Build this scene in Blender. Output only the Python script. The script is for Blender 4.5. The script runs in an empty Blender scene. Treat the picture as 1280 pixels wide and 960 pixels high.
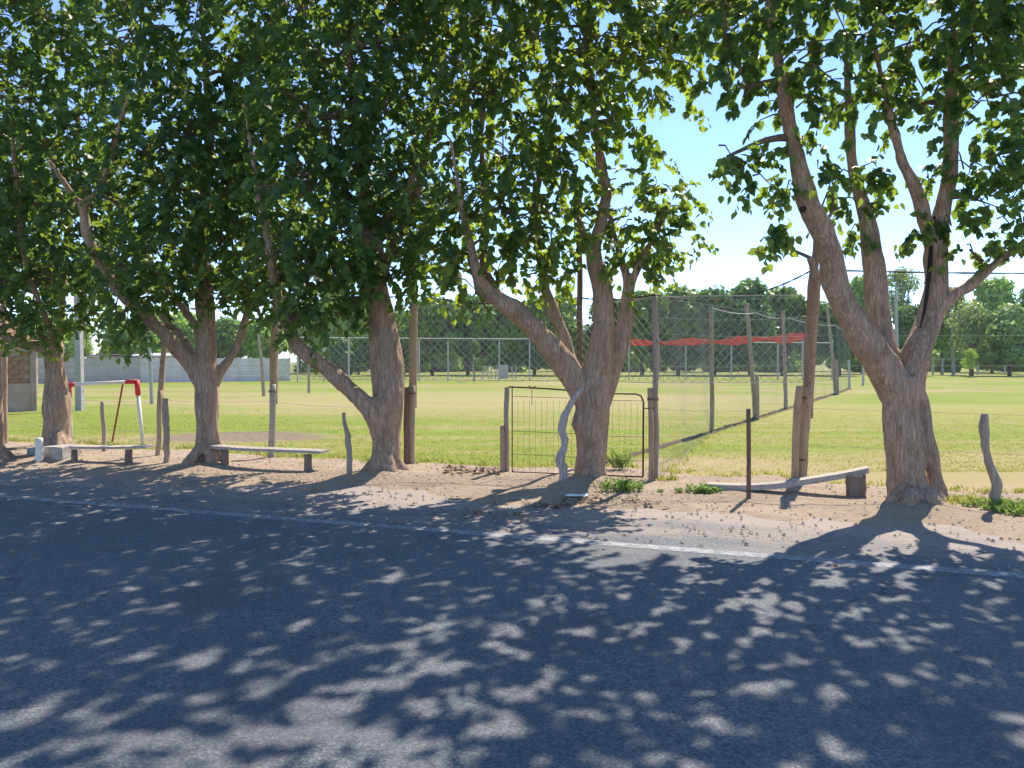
import bpy, bmesh, math, random
import numpy as np
from mathutils import Vector, Matrix, noise as mnoise
random.seed(7)
rng = np.random.default_rng(11)
S = bpy.context.scene
C = S.collection
R = math.radians

# ------------------------------------------------------------------ camera
F = 950.0                      # focal length in pixels of a 1280 wide picture
CAMH = 1.6
PITCH = math.atan2(28.0, F)
cam_d = bpy.data.cameras.new('camera')
cam = bpy.data.objects.new('camera', cam_d); C.objects.link(cam)
cam.location = (0, 0, CAMH)
cam.rotation_euler = (R(90) - PITCH, 0, 0)
cam_d.sensor_width = 36; cam_d.lens = 36 * F / 1280
cam_d.clip_start = 0.05; cam_d.clip_end = 30000
S.camera = cam
S.render.resolution_x = 1024; S.render.resolution_y = 768
# ------------------------------------------------------------------ light
SUN_EL = 52.0
SUN_DIR = Vector((0.48, 0.877, 0)).normalized()          # horizontal direction towards the sun
az = math.atan2(SUN_DIR.x, SUN_DIR.y)                     # clockwise from +Y
W = bpy.data.worlds.new('World'); S.world = W; W.use_nodes = True
nt = W.node_tree; nt.nodes.clear()
sky = nt.nodes.new('ShaderNodeTexSky'); sky.sky_type = 'NISHITA'; sky.sun_disc = False
sky.sun_elevation = R(SUN_EL); sky.sun_rotation = az
sky.air_density = 0.68; sky.dust_density = 0.0; sky.ozone_density = 3.5; sky.altitude = 700
bg = nt.nodes.new('ShaderNodeBackground'); bg.inputs['Strength'].default_value = 0.15
wo = nt.nodes.new('ShaderNodeOutputWorld')
nt.links.new(sky.outputs[0], bg.inputs[0]); nt.links.new(bg.outputs[0], wo.inputs[0])
sl = bpy.data.lights.new('sun', 'SUN'); sl.energy = 4.0; sl.angle = R(0.53); sl.color = (1.0, 0.9, 0.76)
so = bpy.data.objects.new('sun', sl); C.objects.link(so)
sd = Vector((SUN_DIR.x * math.cos(R(SUN_EL)), SUN_DIR.y * math.cos(R(SUN_EL)), math.sin(R(SUN_EL))))
so.rotation_euler = sd.to_track_quat('Z', 'Y').to_euler(); so.location = sd * 30
S.view_settings.view_transform = 'Standard'; S.view_settings.look = 'None'
S.view_settings.exposure = 1.12; S.view_settings.gamma = 1.0
S.render.engine = 'CYCLES'
try:
    S.cycles.max_bounces = 8; S.cycles.transparent_max_bounces = 8; S.cycles.diffuse_bounces = 4
except Exception: pass

# ------------------------------------------------------------------ helpers
cp, sp_ = math.cos(PITCH), math.sin(PITCH)
def ray(px, py):
    x = (px - 640) / F; z = -(py - 480) / F
    return Vector((x, cp + z * sp_, -sp_ + z * cp))
def P(px, py, d):                       # point on the view ray at ground distance d
    r = ray(px, py); return Vector((0, 0, CAMH)) + r * (d / r.y)
def G(px, py, z=0.0):                   # point on the ground
    r = ray(px, py); return Vector((0, 0, CAMH)) + r * ((z - CAMH) / r.z)
ROAD = R(-18.7)
U = Vector((math.cos(ROAD), math.sin(ROAD), 0)); N = Vector((-math.sin(ROAD), math.cos(ROAD), 0))
def un(u, n, z=0): return U * u + N * n + Vector((0, 0, z))

def tag(o, label=None, cat=None, group=None, kind=None):
    if label: o['label'] = label
    if cat: o['category'] = cat
    if group: o['group'] = group
    if kind: o['kind'] = kind
    return o
def empty(name, loc, label=None, cat=None, group=None):
    o = bpy.data.objects.new(name, None); C.objects.link(o); o.location = loc
    o.empty_display_size = 0.2
    return tag(o, label, cat, group)

class MB:
    """collects shapes in world coordinates; build() links them as one mesh object"""
    def __init__(s): s.v = []; s.f = []
    def add(s, v, f):
        b = len(s.v); s.v += [tuple(p) for p in v]; s.f += [tuple(i + b for i in q) for q in f]
    def box(s, c, size, rot=None, taper=1.0):
        hx, hy, hz = [k / 2 for k in size]; vs = []
        for z in (-hz, hz):
            t = 1 if z < 0 else taper
            for x, y in ((-hx, -hy), (hx, -hy), (hx, hy), (-hx, hy)):
                p = Vector((x * t, y * t, z))
                if rot is not None: p = rot @ p
                vs.append(Vector(c) + p)
        s.add(vs, [(3, 2, 1, 0), (4, 5, 6, 7), (0, 1, 5, 4), (1, 2, 6, 5), (2, 3, 7, 6), (3, 0, 4, 7)])
    def tube(s, pts, rad, seg=10, caps=True, lump=0.0, seed=0, flat=1.0, lf=3.0):
        pts = [Vector(p) for p in pts]; n = len(pts)
        if not hasattr(rad, '__len__'): rad = [rad] * n
        t0 = (pts[1] - pts[0]).normalized()
        ref = Vector((1, 0, 0)) if abs(t0.x) < 0.8 else Vector((0, 1, 0))
        a = (ref - t0 * ref.dot(t0)).normalized(); vs = []
        for i, p in enumerate(pts):
            t = (pts[min(i + 1, n - 1)] - pts[max(i - 1, 0)]).normalized()
            a = (a - t * a.dot(t)).normalized(); b = t.cross(a)
            for k in range(seg):
                th = 2 * math.pi * k / seg; q = a * math.cos(th) + b * math.sin(th) * flat
                r = rad[i]
                if lump:
                    r *= 1 + lump * mnoise.noise(Vector((q.x * 1.3 + seed * 7.1, q.y * 1.3, q.z * 1.3)) + p * lf)
                vs.append(p + q * r)
        fs = []
        for i in range(n - 1):
            for k in range(seg):
                k2 = (k + 1) % seg
                fs.append((i * seg + k, i * seg + k2, (i + 1) * seg + k2, (i + 1) * seg + k))
        if caps:
            fs.append(tuple(reversed(range(seg)))); fs.append(tuple((n - 1) * seg + k for k in range(seg)))
        s.add(vs, fs)
    def build(s, name, mat, parent=None, smooth=False, origin=None):
        me = bpy.data.meshes.new(name)
        if parent is not None: o0 = Vector(parent.matrix_world.translation) if parent.parent else Vector(parent.location)
        else: o0 = Vector(origin) if origin is not None else Vector((0, 0, 0))
        if parent is not None and parent.parent:
            o0 = world_loc(parent)
        me.from_pydata([tuple(Vector(p) - o0) for p in s.v], [], s.f)
        me.update()
        if smooth: me.polygons.foreach_set('use_smooth', [True] * len(me.polygons))
        me.materials.append(mat)
        o = bpy.data.objects.new(name, me); C.objects.link(o)
        if parent is not None: o.parent = parent
        elif origin is not None: o.location = origin
        return o
def world_loc(o):
    v = Vector((0, 0, 0))
    while o is not None: v += o.location; o = o.parent
    return v
def spline(pts, rad, step=0.06):
    """Catmull-Rom through points and radii"""
    P_ = [np.array(list(p) + [r]) for p, r in zip(pts, rad)]
    P_ = [2 * P_[0] - P_[1]] + P_ + [2 * P_[-1] - P_[-2]]
    out = []
    for i in range(1, len(P_) - 2):
        L = np.linalg.norm((P_[i + 1] - P_[i])[:3]); k = max(2, int(L / step))
        for j in range(k):
            t = j / k; a, b, c, d = P_[i - 1], P_[i], P_[i + 1], P_[i + 2]
            out.append(0.5 * (2 * b + (c - a) * t + (2 * a - 5 * b + 4 * c - d) * t * t + (3 * b - a - 3 * c + d) * t ** 3))
    out.append(P_[-2])
    return [Vector(q[:3]) for q in out], [max(float(q[3]), 0.002) for q in out]

# numpy noise ----------------------------------------------------------
def vnoise(x, y, seed=0):
    xi = np.floor(x).astype(np.int64); yi = np.floor(y).astype(np.int64); xf = x - xi; yf = y - yi
    def h(a, b):
        k = (a * 374761393 + b * 668265263 + seed * 974711) & 0xffffffff
        k = ((k ^ (k >> 13)) * 1274126177) & 0xffffffff
        return ((k ^ (k >> 16)) & 0xffff) / 65535.0
    sx = xf * xf * (3 - 2 * xf); sy = yf * yf * (3 - 2 * yf)
    return (h(xi, yi) * (1 - sx) + h(xi + 1, yi) * sx) * (1 - sy) + (h(xi, yi + 1) * (1 - sx) + h(xi + 1, yi + 1) * sx) * sy
def fbm(x, y, seed=0, oct=4):
    s = 0; a = 0.5
    for k in range(oct): s = s + a * vnoise(x * 2 ** k, y * 2 ** k, seed + k); a *= 0.5
    return s                              # ~0..0.94
def np_mesh(name, verts, faces_flat, nper, mat, parent=None, smooth=False, loc=None):
    me = bpy.data.meshes.new(name); nv = len(verts); nf = len(faces_flat) // nper
    me.vertices.add(nv); me.vertices.foreach_set('co', verts.astype(np.float32).ravel())
    me.loops.add(nf * nper); me.loops.foreach_set('vertex_index', faces_flat.astype(np.int32))
    me.polygons.add(nf); me.polygons.foreach_set('loop_start', np.arange(0, nf * nper, nper, dtype=np.int32))
    me.polygons.foreach_set('loop_total', np.full(nf, nper, dtype=np.int32))
    if smooth: me.polygons.foreach_set('use_smooth', np.ones(nf, dtype=bool))
    me.update(calc_edges=True); me.materials.append(mat)
    o = bpy.data.objects.new(name, me); C.objects.link(o)
    if parent is not None: o.parent = parent
    if loc is not None: o.location = loc
    return o

# ------------------------------------------------------------------ materials
def M(name, rough=0.9, spec=0.3):
    m = bpy.data.materials.new(name); m.use_nodes = True; t = m.node_tree; t.nodes.clear()
    o = t.nodes.new('ShaderNodeOutputMaterial'); p = t.nodes.new('ShaderNodeBsdfPrincipled')
    p.inputs['Roughness'].default_value = rough; p.inputs['Specular IOR Level'].default_value = spec
    t.links.new(p.outputs[0], o.inputs[0]); return m, t, p, o
def nd(t, kind, **kw):
    n = t.nodes.new(kind)
    for k, v in kw.items():
        if k in n.inputs: n.inputs[k].default_value = v
        else: setattr(n, k, v)
    return n
def coords(t, scale=(1, 1, 1), kind='Object'):
    tc = t.nodes.new('ShaderNodeTexCoord'); mp = t.nodes.new('ShaderNodeMapping'); mp.inputs['Scale'].default_value = scale
    t.links.new(tc.outputs[kind], mp.inputs[0]); return mp.outputs[0]
def noise_n(t, vec, scale, detail=4, rough=0.55, dist=0.0):
    n = nd(t, 'ShaderNodeTexNoise', Scale=scale, Detail=detail, Roughness=rough, Distortion=dist)
    t.links.new(vec, n.inputs['Vector']); return n.outputs['Fac']
def ramp(t, fac, stops):
    r = t.nodes.new('ShaderNodeValToRGB'); e = r.color_ramp.elements
    while len(e) < len(stops): e.new(0.5)
    for k, (p, c) in enumerate(stops):
        e[k].position = p; e[k].color = (*c, 1) if len(c) == 3 else c
    t.links.new(fac, r.inputs[0]); return r.outputs[0]
def mix(t, fac, a, b, mode='MIX'):
    m = t.nodes.new('ShaderNodeMix'); m.data_type = 'RGBA'; m.blend_type = mode
    for s, v in ((0, fac), (6, a), (7, b)):
        if isinstance(v, (int, float)): m.inputs[s].default_value = v
        elif isinstance(v, tuple): m.inputs[s].default_value = (*v, 1)
        else: t.links.new(v, m.inputs[s])
    return m.outputs[2]
def bump(t, p, h, strength, dist=0.01):
    b = nd(t, 'ShaderNodeBump', Strength=strength, Distance=dist); t.links.new(h, b.inputs['Height'])
    t.links.new(b.outputs[0], p.inputs['Normal'])
def mathn(t, op, a, b=None, c=None):
    m = t.nodes.new('ShaderNodeMath'); m.operation = op
    for k, v in enumerate((a, b, c)):
        if v is None: continue
        if isinstance(v, (int, float)): m.inputs[k].default_value = v
        else: t.links.new(v, m.inputs[k])
    return m.outputs[0]

def bark_mat(name, c0, c1, c2):
    m, t, p, o = M(name, 0.95, 0.15)
    v = coords(t, (1, 1, 0.17)); v2 = coords(t, (1, 1, 0.6))
    n1 = noise_n(t, v, 26, 6, 0.65, 0.6); n2 = noise_n(t, v2, 3.0, 4); n3 = noise_n(t, v2, 70, 3)
    vo = nd(t, 'ShaderNodeTexVoronoi', Scale=30.0); vo.feature = 'DISTANCE_TO_EDGE'; t.links.new(v, vo.inputs['Vector'])
    wv = t.nodes.new('ShaderNodeVectorMath'); wv.operation = 'ADD'; nz = nd(t, 'ShaderNodeTexNoise', Scale=9.0, Detail=4.0); sc_ = t.nodes.new('ShaderNodeVectorMath'); sc_.operation = 'SCALE'; sc_.inputs['Scale'].default_value = 0.16
    t.links.new(v, nz.inputs['Vector']); t.links.new(nz.outputs['Color'], sc_.inputs[0]); t.links.new(v, wv.inputs[0]); t.links.new(sc_.outputs[0], wv.inputs[1]); t.links.new(wv.outputs[0], vo.inputs['Vector'])
    crack = ramp(t, vo.outputs['Distance'], [(0.0, (0, 0, 0)), (0.16, (1, 1, 1))])
    col = ramp(t, n1, [(0.28, c0), (0.5, c1), (0.75, c2)])
    col = mix(t, mathn(t, 'MULTIPLY', n2, 0.55), col, c2)
    col = mix(t, 0.25, col, mix(t, 1.0, col, crack, 'MULTIPLY'))
    spots = ramp(t, noise_n(t, v2, 7, 3), [(0.62, (0, 0, 0)), (0.72, (1, 1, 1))])
    col = mix(t, mathn(t, 'MULTIPLY', spots, 0.45), col, (0.38, 0.32, 0.27))
    dk = ramp(t, noise_n(t, coords(t, (1, 1, .45)), 5.5, 5, .7), [(0.36, (1, 1, 1)), (0.5, (0, 0, 0))])
    col = mix(t, mathn(t, 'MULTIPLY', dk, 0.5), col, c0)
    t.links.new(col, p.inputs['Base Color'])
    h = mathn(t, 'ADD', mathn(t, 'MULTIPLY', crack, 0.45), mathn(t, 'ADD', n1, mathn(t, 'MULTIPLY', n3, 0.3)))
    bump(t, p, h, 0.9, 0.02); return m
BARK = bark_mat('mulberry bark', (0.21, 0.13, 0.085), (0.45, 0.31, 0.215), (0.6, 0.44, 0.32))
BARKD = bark_mat('dark bark', (0.06, 0.045, 0.035), (0.12, 0.09, 0.07), (0.2, 0.16, 0.13))
TWIG = bark_mat('twig bark', (0.12, 0.09, 0.07), (0.2, 0.15, 0.11), (0.32, 0.26, 0.2))

def wood_mat(name, c0, c1, scale=(1, 1, 0.06), sc=40):
    m, t, p, o = M(name, 0.85, 0.2)
    v = coords(t, scale); n1 = noise_n(t, v, sc, 5, 0.6, 0.4); n2 = noise_n(t, coords(t), 4, 3)
    col = ramp(t, n1, [(0.3, c0), (0.62, c1)])
    col = mix(t, mathn(t, 'MULTIPLY', n2, 0.5), col, tuple(0.5 * (a + b) * 1.15 for a, b in zip(c0, c1)))
    knots = ramp(t, noise_n(t, coords(t), 13, 2), [(0.3, (1, 1, 1)), (0.36, (0, 0, 0))])
    col = mix(t, mathn(t, 'MULTIPLY', knots, 0.6), col, tuple(a * 0.5 for a in c0))
    t.links.new(col, p.inputs['Base Color']); bump(t, p, n1, 0.6, 0.006); return m
WOOD_TAN = wood_mat('weathered tan pole', (0.25, 0.17, 0.11), (0.47, 0.35, 0.24))
WOOD_GREY = wood_mat('weathered grey post', (0.21, 0.16, 0.12), (0.43, 0.35, 0.275))
WOOD_DARK = wood_mat('dark stained pole', (0.1, 0.06, 0.045), (0.22, 0.14, 0.1))
WOOD_PALE = wood_mat('pale bleached plank', (0.27, 0.23, 0.19), (0.47, 0.41, 0.35), (0.06, 1, 1))
WOOD_BROWN = wood_mat('brown pole', (0.17, 0.11, 0.08), (0.33, 0.23, 0.17))
WOOD_LOG = wood_mat('dark log', (0.13, 0.095, 0.07), (0.27, 0.2, 0.155), (1, 1, .15), 30)
WOOD_BONE = wood_mat('bone grey driftwood', (0.2, 0.17, 0.15), (0.52, 0.47, 0.42), (1, 1, 0.25), 30)

def plain(name, c, var=0.15, rough=0.6, metal=0.0, sc=12):
    m, t, p, o = M(name, rough, 0.4); p.inputs['Metallic'].default_value = metal
    n = noise_n(t, coords(t), sc, 5)
    col = ramp(t, n, [(0.3, tuple(k * (1 - var) for k in c)), (0.7, tuple(min(1, k * (1 + var)) for k in c))])
    t.links.new(col, p.inputs['Base Color']); bump(t, p, n, 0.2, 0.003); return m
RUSTL = plain('light rusty wire', (0.2, 0.14, 0.1), 0.3, 0.8, 0.1, 30)
RUST = plain('rusty iron', (0.13, 0.075, 0.05), 0.4, 0.8, 0.3, 30)
WIRE = plain('galvanised wire', (0.32, 0.32, 0.32), 0.2, 0.8, 0.0)
WIREW = plain('pale wire', (0.6, 0.58, 0.55), 0.1, 0.6, 0.0)
CABLE = plain('black cable', (0.03, 0.03, 0.03), 0.2, 0.6)
WHITEP = plain('white paint chipped', (0.72, 0.7, 0.66), 0.14, 0.6, 0, 18)
REDP = plain('red paint', (0.55, 0.03, 0.04), 0.25, 0.5, 0, 14)
RUSTRED = plain('rusty red paint', (0.3, 0.09, 0.06), 0.35, 0.8, 0, 20)
CONC = plain('concrete block', (0.36, 0.33, 0.3), 0.25, 0.95, 0, 9)
CONCP = plain('grey concrete post', (0.38, 0.37, 0.36), 0.16, 0.9, 0, 7)
FPOST = plain('far pale post', (0.45, 0.44, 0.42), 0.2, 0.9)
PANEL = plain('prefab wall panel', (0.66, 0.6, 0.57), 0.08, 0.95, 0, 1.5)
PANELD = plain('prefab wall panel dull', (0.5, 0.42, 0.39), 0.12, 0.95, 0, 1.5)
PLAST = plain('stained plaster', (0.40, 0.31, 0.25), 0.28, 0.95, 0, 1.6)
BRICKM = plain('old brick', (0.30, 0.17, 0.12), 0.3, 0.95, 0, 8)
TILE = plain('terracotta tile', (0.42, 0.2, 0.15), 0.3, 0.85, 0, 5)
DARKROOF = plain('dark roof felt', (0.1, 0.085, 0.08), 0.2, 0.9)
TIN = plain('pale sheet roof', (0.62, 0.62, 0.62), 0.08, 0.5)
PAPER = plain('white plastic scrap', (0.8, 0.8, 0.78), 0.05, 0.6)
STONE = plain('stone', (0.3, 0.25, 0.2), 0.35, 0.95, 0, 14)
NEARBLACK = plain('near-black brown', (0.03, 0.022, 0.018), 0.3, 1.0)  # very dark brown for the knot hole and bark split

def leaf_mat(name, dark, mid, lite, trans, tfac=0.45, objcol=False, gloss=0.3):
    m = bpy.data.materials.new(name); m.use_nodes = True; t = m.node_tree; t.nodes.clear()
    o = t.nodes.new('ShaderNodeOutputMaterial')
    g = t.nodes.new('ShaderNodeNewGeometry')
    col = ramp(t, g.outputs['Random Per Island'], [(0.0, dark), (0.55, mid), (1.0, lite)])
    tcol = ramp(t, g.outputs['Random Per Island'], [(0.0, tuple(k * 0.7 for k in trans)), (1.0, trans)])
    if objcol:
        oi = t.nodes.new('ShaderNodeObjectInfo')
        col = mix(t, 1.0, col, oi.outputs['Color'], 'MULTIPLY'); tcol = mix(t, 1.0, tcol, oi.outputs['Color'], 'MULTIPLY')
    p = t.nodes.new('ShaderNodeBsdfPrincipled'); p.inputs['Roughness'].default_value = 0.45
    p.inputs['Specular IOR Level'].default_value = gloss
    tr = t.nodes.new('ShaderNodeBsdfTranslucent'); ms = t.nodes.new('ShaderNodeMixShader'); ms.inputs[0].default_value = tfac
    t.links.new(col, p.inputs['Base Color']); t.links.new(tcol, tr.inputs[0])
    t.links.new(p.outputs[0], ms.inputs[1]); t.links.new(tr.outputs[0], ms.inputs[2]); t.links.new(ms.outputs[0], o.inputs[0])
    return m
LEAF = leaf_mat('mulberry leaves', (0.018, 0.06, 0.034), (0.034, 0.095, 0.042), (0.08, 0.16, 0.04), (0.46, 0.6, 0.06), 0.45)
LEAF_SHADED = leaf_mat('shaded mulberry leaves', (0.022, 0.068, 0.036), (0.04, 0.108, 0.046), (0.09, 0.175, 0.045), (0.36, 0.52, 0.06), 0.36)  # same leaves, less translucent: shaded crown look put into the colour
FAR_LEAF = leaf_mat('far leaves', (0.05, 0.09, 0.03), (0.08, 0.13, 0.04), (0.12, 0.18, 0.055), (0.2, 0.3, 0.06), 0.3, True, 0.15)
GRASSB = leaf_mat('grass blades', (0.14, 0.19, 0.025), (0.18, 0.22, 0.035), (0.32, 0.28, 0.12), (0.46, 0.47, 0.12), 0.6, False, 0.05)
WEED = leaf_mat('weed leaves', (0.16, 0.25, 0.06), (0.22, 0.32, 0.08), (0.3, 0.39, 0.13), (0.35, 0.5, 0.1), 0.4, False, 0.1)
DRYL = leaf_mat('dry leaves', (0.17, 0.11, 0.07), (0.32, 0.23, 0.15), (0.48, 0.39, 0.27), (0.2, 0.12, 0.05), 0.15, False, 0.1)
ORANGE = leaf_mat('orange net', (0.6, 0.13, 0.07), (0.66, 0.17, 0.1), (0.68, 0.2, 0.12), (0.7, 0.17, 0.09), 0.5, False, 0.1)

# ground materials
def road_material():
    m, t, p, o = M('asphalt', 0.85, 0.35)
    v = coords(t)
    fine = noise_n(t, v, 55, 5, 0.85); mid = noise_n(t, v, 3.2, 5, 0.6); big = noise_n(t, v, 0.5, 3)
    agg = nd(t, 'ShaderNodeTexVoronoi', Scale=95.0); t.links.new(v, agg.inputs['Vector'])
    col = ramp(t, fine, [(0.34, (0.035, 0.048, 0.062)), (0.5, (0.105, 0.12, 0.135)), (0.66, (0.29, 0.29, 0.29))])
    col = mix(t, ramp(t, big, [(0.38, (0.35, 0.35, 0.35)), (0.5, (0, 0, 0))]), col, (0.055, 0.06, 0.07))
    col = mix(t, ramp(t, mid, [(0.35, (0, 0, 0)), (0.75, (0.55, 0.55, 0.55))]), col, (0.12, 0.125, 0.135))
    sep = t.nodes.new('ShaderNodeSeparateXYZ'); t.links.new(v, sep.inputs[0])
    # the sheet's own y runs across the road: dust thickens towards the verge
    dust = mathn(t, 'MULTIPLY', mathn(t, 'SUBTRACT', sep.outputs[1], 6.5), 0.6)
    dust = mathn(t, 'ADD', dust, mathn(t, 'MULTIPLY', mathn(t, 'SUBTRACT', noise_n(t, coords(t, (0.5, 1.6, 1)), 1.6, 6, 0.65), 0.5), 2.4))
    dustm = ramp(t, dust, [(0.0, (0, 0, 0)), (0.9, (0.9, 0.9, 0.9))])
    col = mix(t, dustm, col, mix(t, fine, (0.25, 0.205, 0.175), (0.36, 0.30, 0.26)))
    cr = nd(t, 'ShaderNodeTexVoronoi', Scale=0.55); cr.feature = 'DISTANCE_TO_EDGE'
    wv = t.nodes.new('ShaderNodeVectorMath'); wv.operation = 'ADD'
    nz = nd(t, 'ShaderNodeTexNoise', Scale=2.0, Detail=5.0); t.links.new(v, nz.inputs['Vector'])
    t.links.new(v, wv.inputs[0]); t.links.new(nz.outputs['Color'], wv.inputs[1]); t.links.new(wv.outputs[0], cr.inputs['Vector'])
    crack = ramp(t, cr.outputs['Distance'], [(0.0, (0.75, 0.75, 0.75)), (0.006, (0, 0, 0))])
    crack = mix(t, 1.0, crack, ramp(t, big, [(0.45, (0, 0, 0)), (0.55, (1, 1, 1))]), 'MULTIPLY')
    col = mix(t, crack, col, (0.018, 0.018, 0.02))
    t.links.new(col, p.inputs['Base Color'])
    bump(t, p, mathn(t, 'ADD', fine, mathn(t, 'MULTIPLY', agg.outputs['Distance'], 0.7)), 0.8, 0.006); return m
ROADM = road_material()
def paint_material(name, c, lo, hi):
    m, t, p, o = M(name, 0.8, 0.3); v = coords(t)
    n = noise_n(t, coords(t, (1, 1, 1)), 9, 6, 0.7); f = noise_n(t, v, 55, 5, 0.85)
    k = ramp(t, mathn(t, 'ADD', n, mathn(t, 'MULTIPLY', mathn(t, 'SUBTRACT', f, 0.5), 0.8)), [(lo, (0, 0, 0)), (hi, (1, 1, 1))])
    p.inputs['Base Color'].default_value = (*c, 1); tb = t.nodes.new('ShaderNodeBsdfTransparent'); ms = t.nodes.new('ShaderNodeMixShader')
    t.links.new(k, ms.inputs[0]); t.links.new(tb.outputs[0], ms.inputs[1]); t.links.new(p.outputs[0], ms.inputs[2]); t.links.new(ms.outputs[0], o.inputs[0])
    bump(t, p, f, 0.8, 0.006); return m
LINEW = paint_material('worn white line paint', (0.45, 0.46, 0.48), 0.24, 0.76)
LINEY = paint_material('worn yellow line paint', (0.16, 0.14, 0.12), 0.55, 1.15)

def dirt_material():
    m, t, p, o = M('dirt', 0.98, 0.1); v = coords(t)
    a = noise_n(t, v, 1.1, 5, 0.6); b = noise_n(t, v, 12, 6, 0.7); c = noise_n(t, v, 60, 4, 0.7)
    col = ramp(t, a, [(0.32, (0.34, 0.265, 0.195)), (0.68, (0.44, 0.35, 0.265))])
    col = mix(t, ramp(t, b, [(0.5, (0, 0, 0)), (0.75, (0.7, 0.7, 0.7))]), col, (0.24, 0.17, 0.12))
    col = mix(t, ramp(t, c, [(0.6, (0, 0, 0)), (0.8, (0.6, 0.6, 0.6))]), col, (0.45, 0.36, 0.28))
    t.links.new(col, p.inputs['Base Color'])
    bump(t, p, mathn(t, 'ADD', b, mathn(t, 'MULTIPLY', c, 0.5)), 1.0, 0.035); return m
DIRT = dirt_material()
def field_material():
    m, t, p, o = M('mown grass', 0.95, 0.1)
    band = noise_n(t, coords(t, (0.035, 0.14, 1)), 1.0, 4, 0.6, 0.8); pat = noise_n(t, coords(t, (0.5, 1.3, 1)), 0.9, 6, 0.7)
    near = noise_n(t, coords(t, (0.4, 0.9, 1)), 1.2, 5, 0.65)
    fine = noise_n(t, coords(t, (1, 1, 1)), 9, 6, 0.8)
    v = coords(t); sep = t.nodes.new('ShaderNodeSeparateXYZ'); t.links.new(v, sep.inputs[0])
    col = ramp(t, mathn(t, 'ADD', mathn(t, 'MULTIPLY', band, 0.65), mathn(t, 'MULTIPLY', pat, 0.35)),
               [(0.36, (0.15, 0.22, 0.025)), (0.48, (0.19, 0.23, 0.04)), (0.54, (0.27, 0.245, 0.095)), (0.65, (0.33, 0.26, 0.14))])
    col = mix(t, ramp(t, fine, [(0.4, (0, 0, 0)), (0.75, (0.35, 0.35, 0.35))]), col, (0.14, 0.18, 0.03))
    # worn earth patch in front of the goal
    def ell(cx, cy, rx, ry, lo, hi):
        dx = mathn(t, 'DIVIDE', mathn(t, 'SUBTRACT', sep.outputs[0], cx), rx); dy = mathn(t, 'DIVIDE', mathn(t, 'SUBTRACT', sep.outputs[1], cy), ry)
        d = mathn(t, 'ADD', mathn(t, 'MULTIPLY', dx, dx), mathn(t, 'MULTIPLY', dy, dy))
        d = mathn(t, 'ADD', d, mathn(t, 'MULTIPLY', mathn(t, 'SUBTRACT', pat, 0.5), 2.2))
        return ramp(t, d, [(lo, (1, 1, 1)), (hi, (0, 0, 0))])
    col = mix(t, mathn(t, 'MULTIPLY', ell(-5.9, 16.2, 2.3, 1.5, 0.4, 1.1), 0.9), col, mix(t, ramp(t, fine, [(0.4, (0, 0, 0)), (0.62, (1, 1, 1))]), (0.13, 0.095, 0.075), (0.26, 0.2, 0.15)))
    col = mix(t, mathn(t, 'MULTIPLY', ell(3.0, 11.7, 2.2, 1.1, 0.4, 1.4), 0.85), col, (0.34, 0.26, 0.19))
    col = mix(t, mathn(t, 'MULTIPLY', ell(8.0, 11.0, 7.5, 3.0, 0.4, 1.4), 0.9), col, (0.30, 0.245, 0.12))
    col = mix(t, mathn(t, 'MULTIPLY', ell(14, 25, 12, 4.5, 0.3, 1.3), 0.6), col, (0.30, 0.26, 0.1))
    col = mix(t, mathn(t, 'MULTIPLY', ell(-2, 33, 16, 12, 0.3, 1.3), 0.6), col, (0.33, 0.275, 0.14))
    col = mix(t, mathn(t, 'MULTIPLY', ell(6.5, 9.0, 5.2, 1.1, 0.4, 1.5), 0.7), col, (0.34, 0.25, 0.16))
    col = mix(t, mathn(t, 'MULTIPLY', ell(-9.5, 15.0, 2.0, 0.9, 0.3, 1.2), 0.5), col, (0.3, 0.23, 0.16))
    t.links.new(col, p.inputs['Base Color']); bump(t, p, fine, 0.35, 0.015); return m
FIELD = field_material()
def land_material():
    m, t, p, o = M('open land', 0.98, 0.1)
    a = noise_n(t, coords(t), 0.03, 6, 0.6); b = noise_n(t, coords(t), 0.6, 5, 0.7)
    col = ramp(t, mathn(t, 'ADD', mathn(t, 'MULTIPLY', a, 0.6), mathn(t, 'MULTIPLY', b, 0.4)),
               [(0.35, (0.13, 0.17, 0.04)), (0.5, (0.22, 0.23, 0.06)), (0.65, (0.33, 0.27, 0.16))])
    t.links.new(col, p.inputs['Base Color']); return m
LAND = land_material()

# ------------------------------------------------------------------ the setting
mb = MB(); mb.add([(-2000, -1500, -0.06), (2000, -1500, -0.06), (2000, 2500, -0.06), (-2000, 2500, -0.06)], [(0, 1, 2, 3)])
tag(mb.build('ground', LAND), kind='structure')
def grid(us, ns, fn, name, mat, rot=ROAD):
    A, B = np.meshgrid(us, ns); z = fn(A, B); v = np.stack([A, B, z], -1).reshape(-1, 3)
    nu, nn = len(us), len(ns); i = np.arange(nu - 1)[None, :] + (np.arange(nn - 1) * nu)[:, None]
    f = np.stack([i, i + 1, i + nu + 1, i + nu], -1).reshape(-1)
    o = np_mesh(name, v, f, 4, mat, smooth=True); o.rotation_euler = (0, 0, rot)
    return tag(o, kind='structure')
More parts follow.
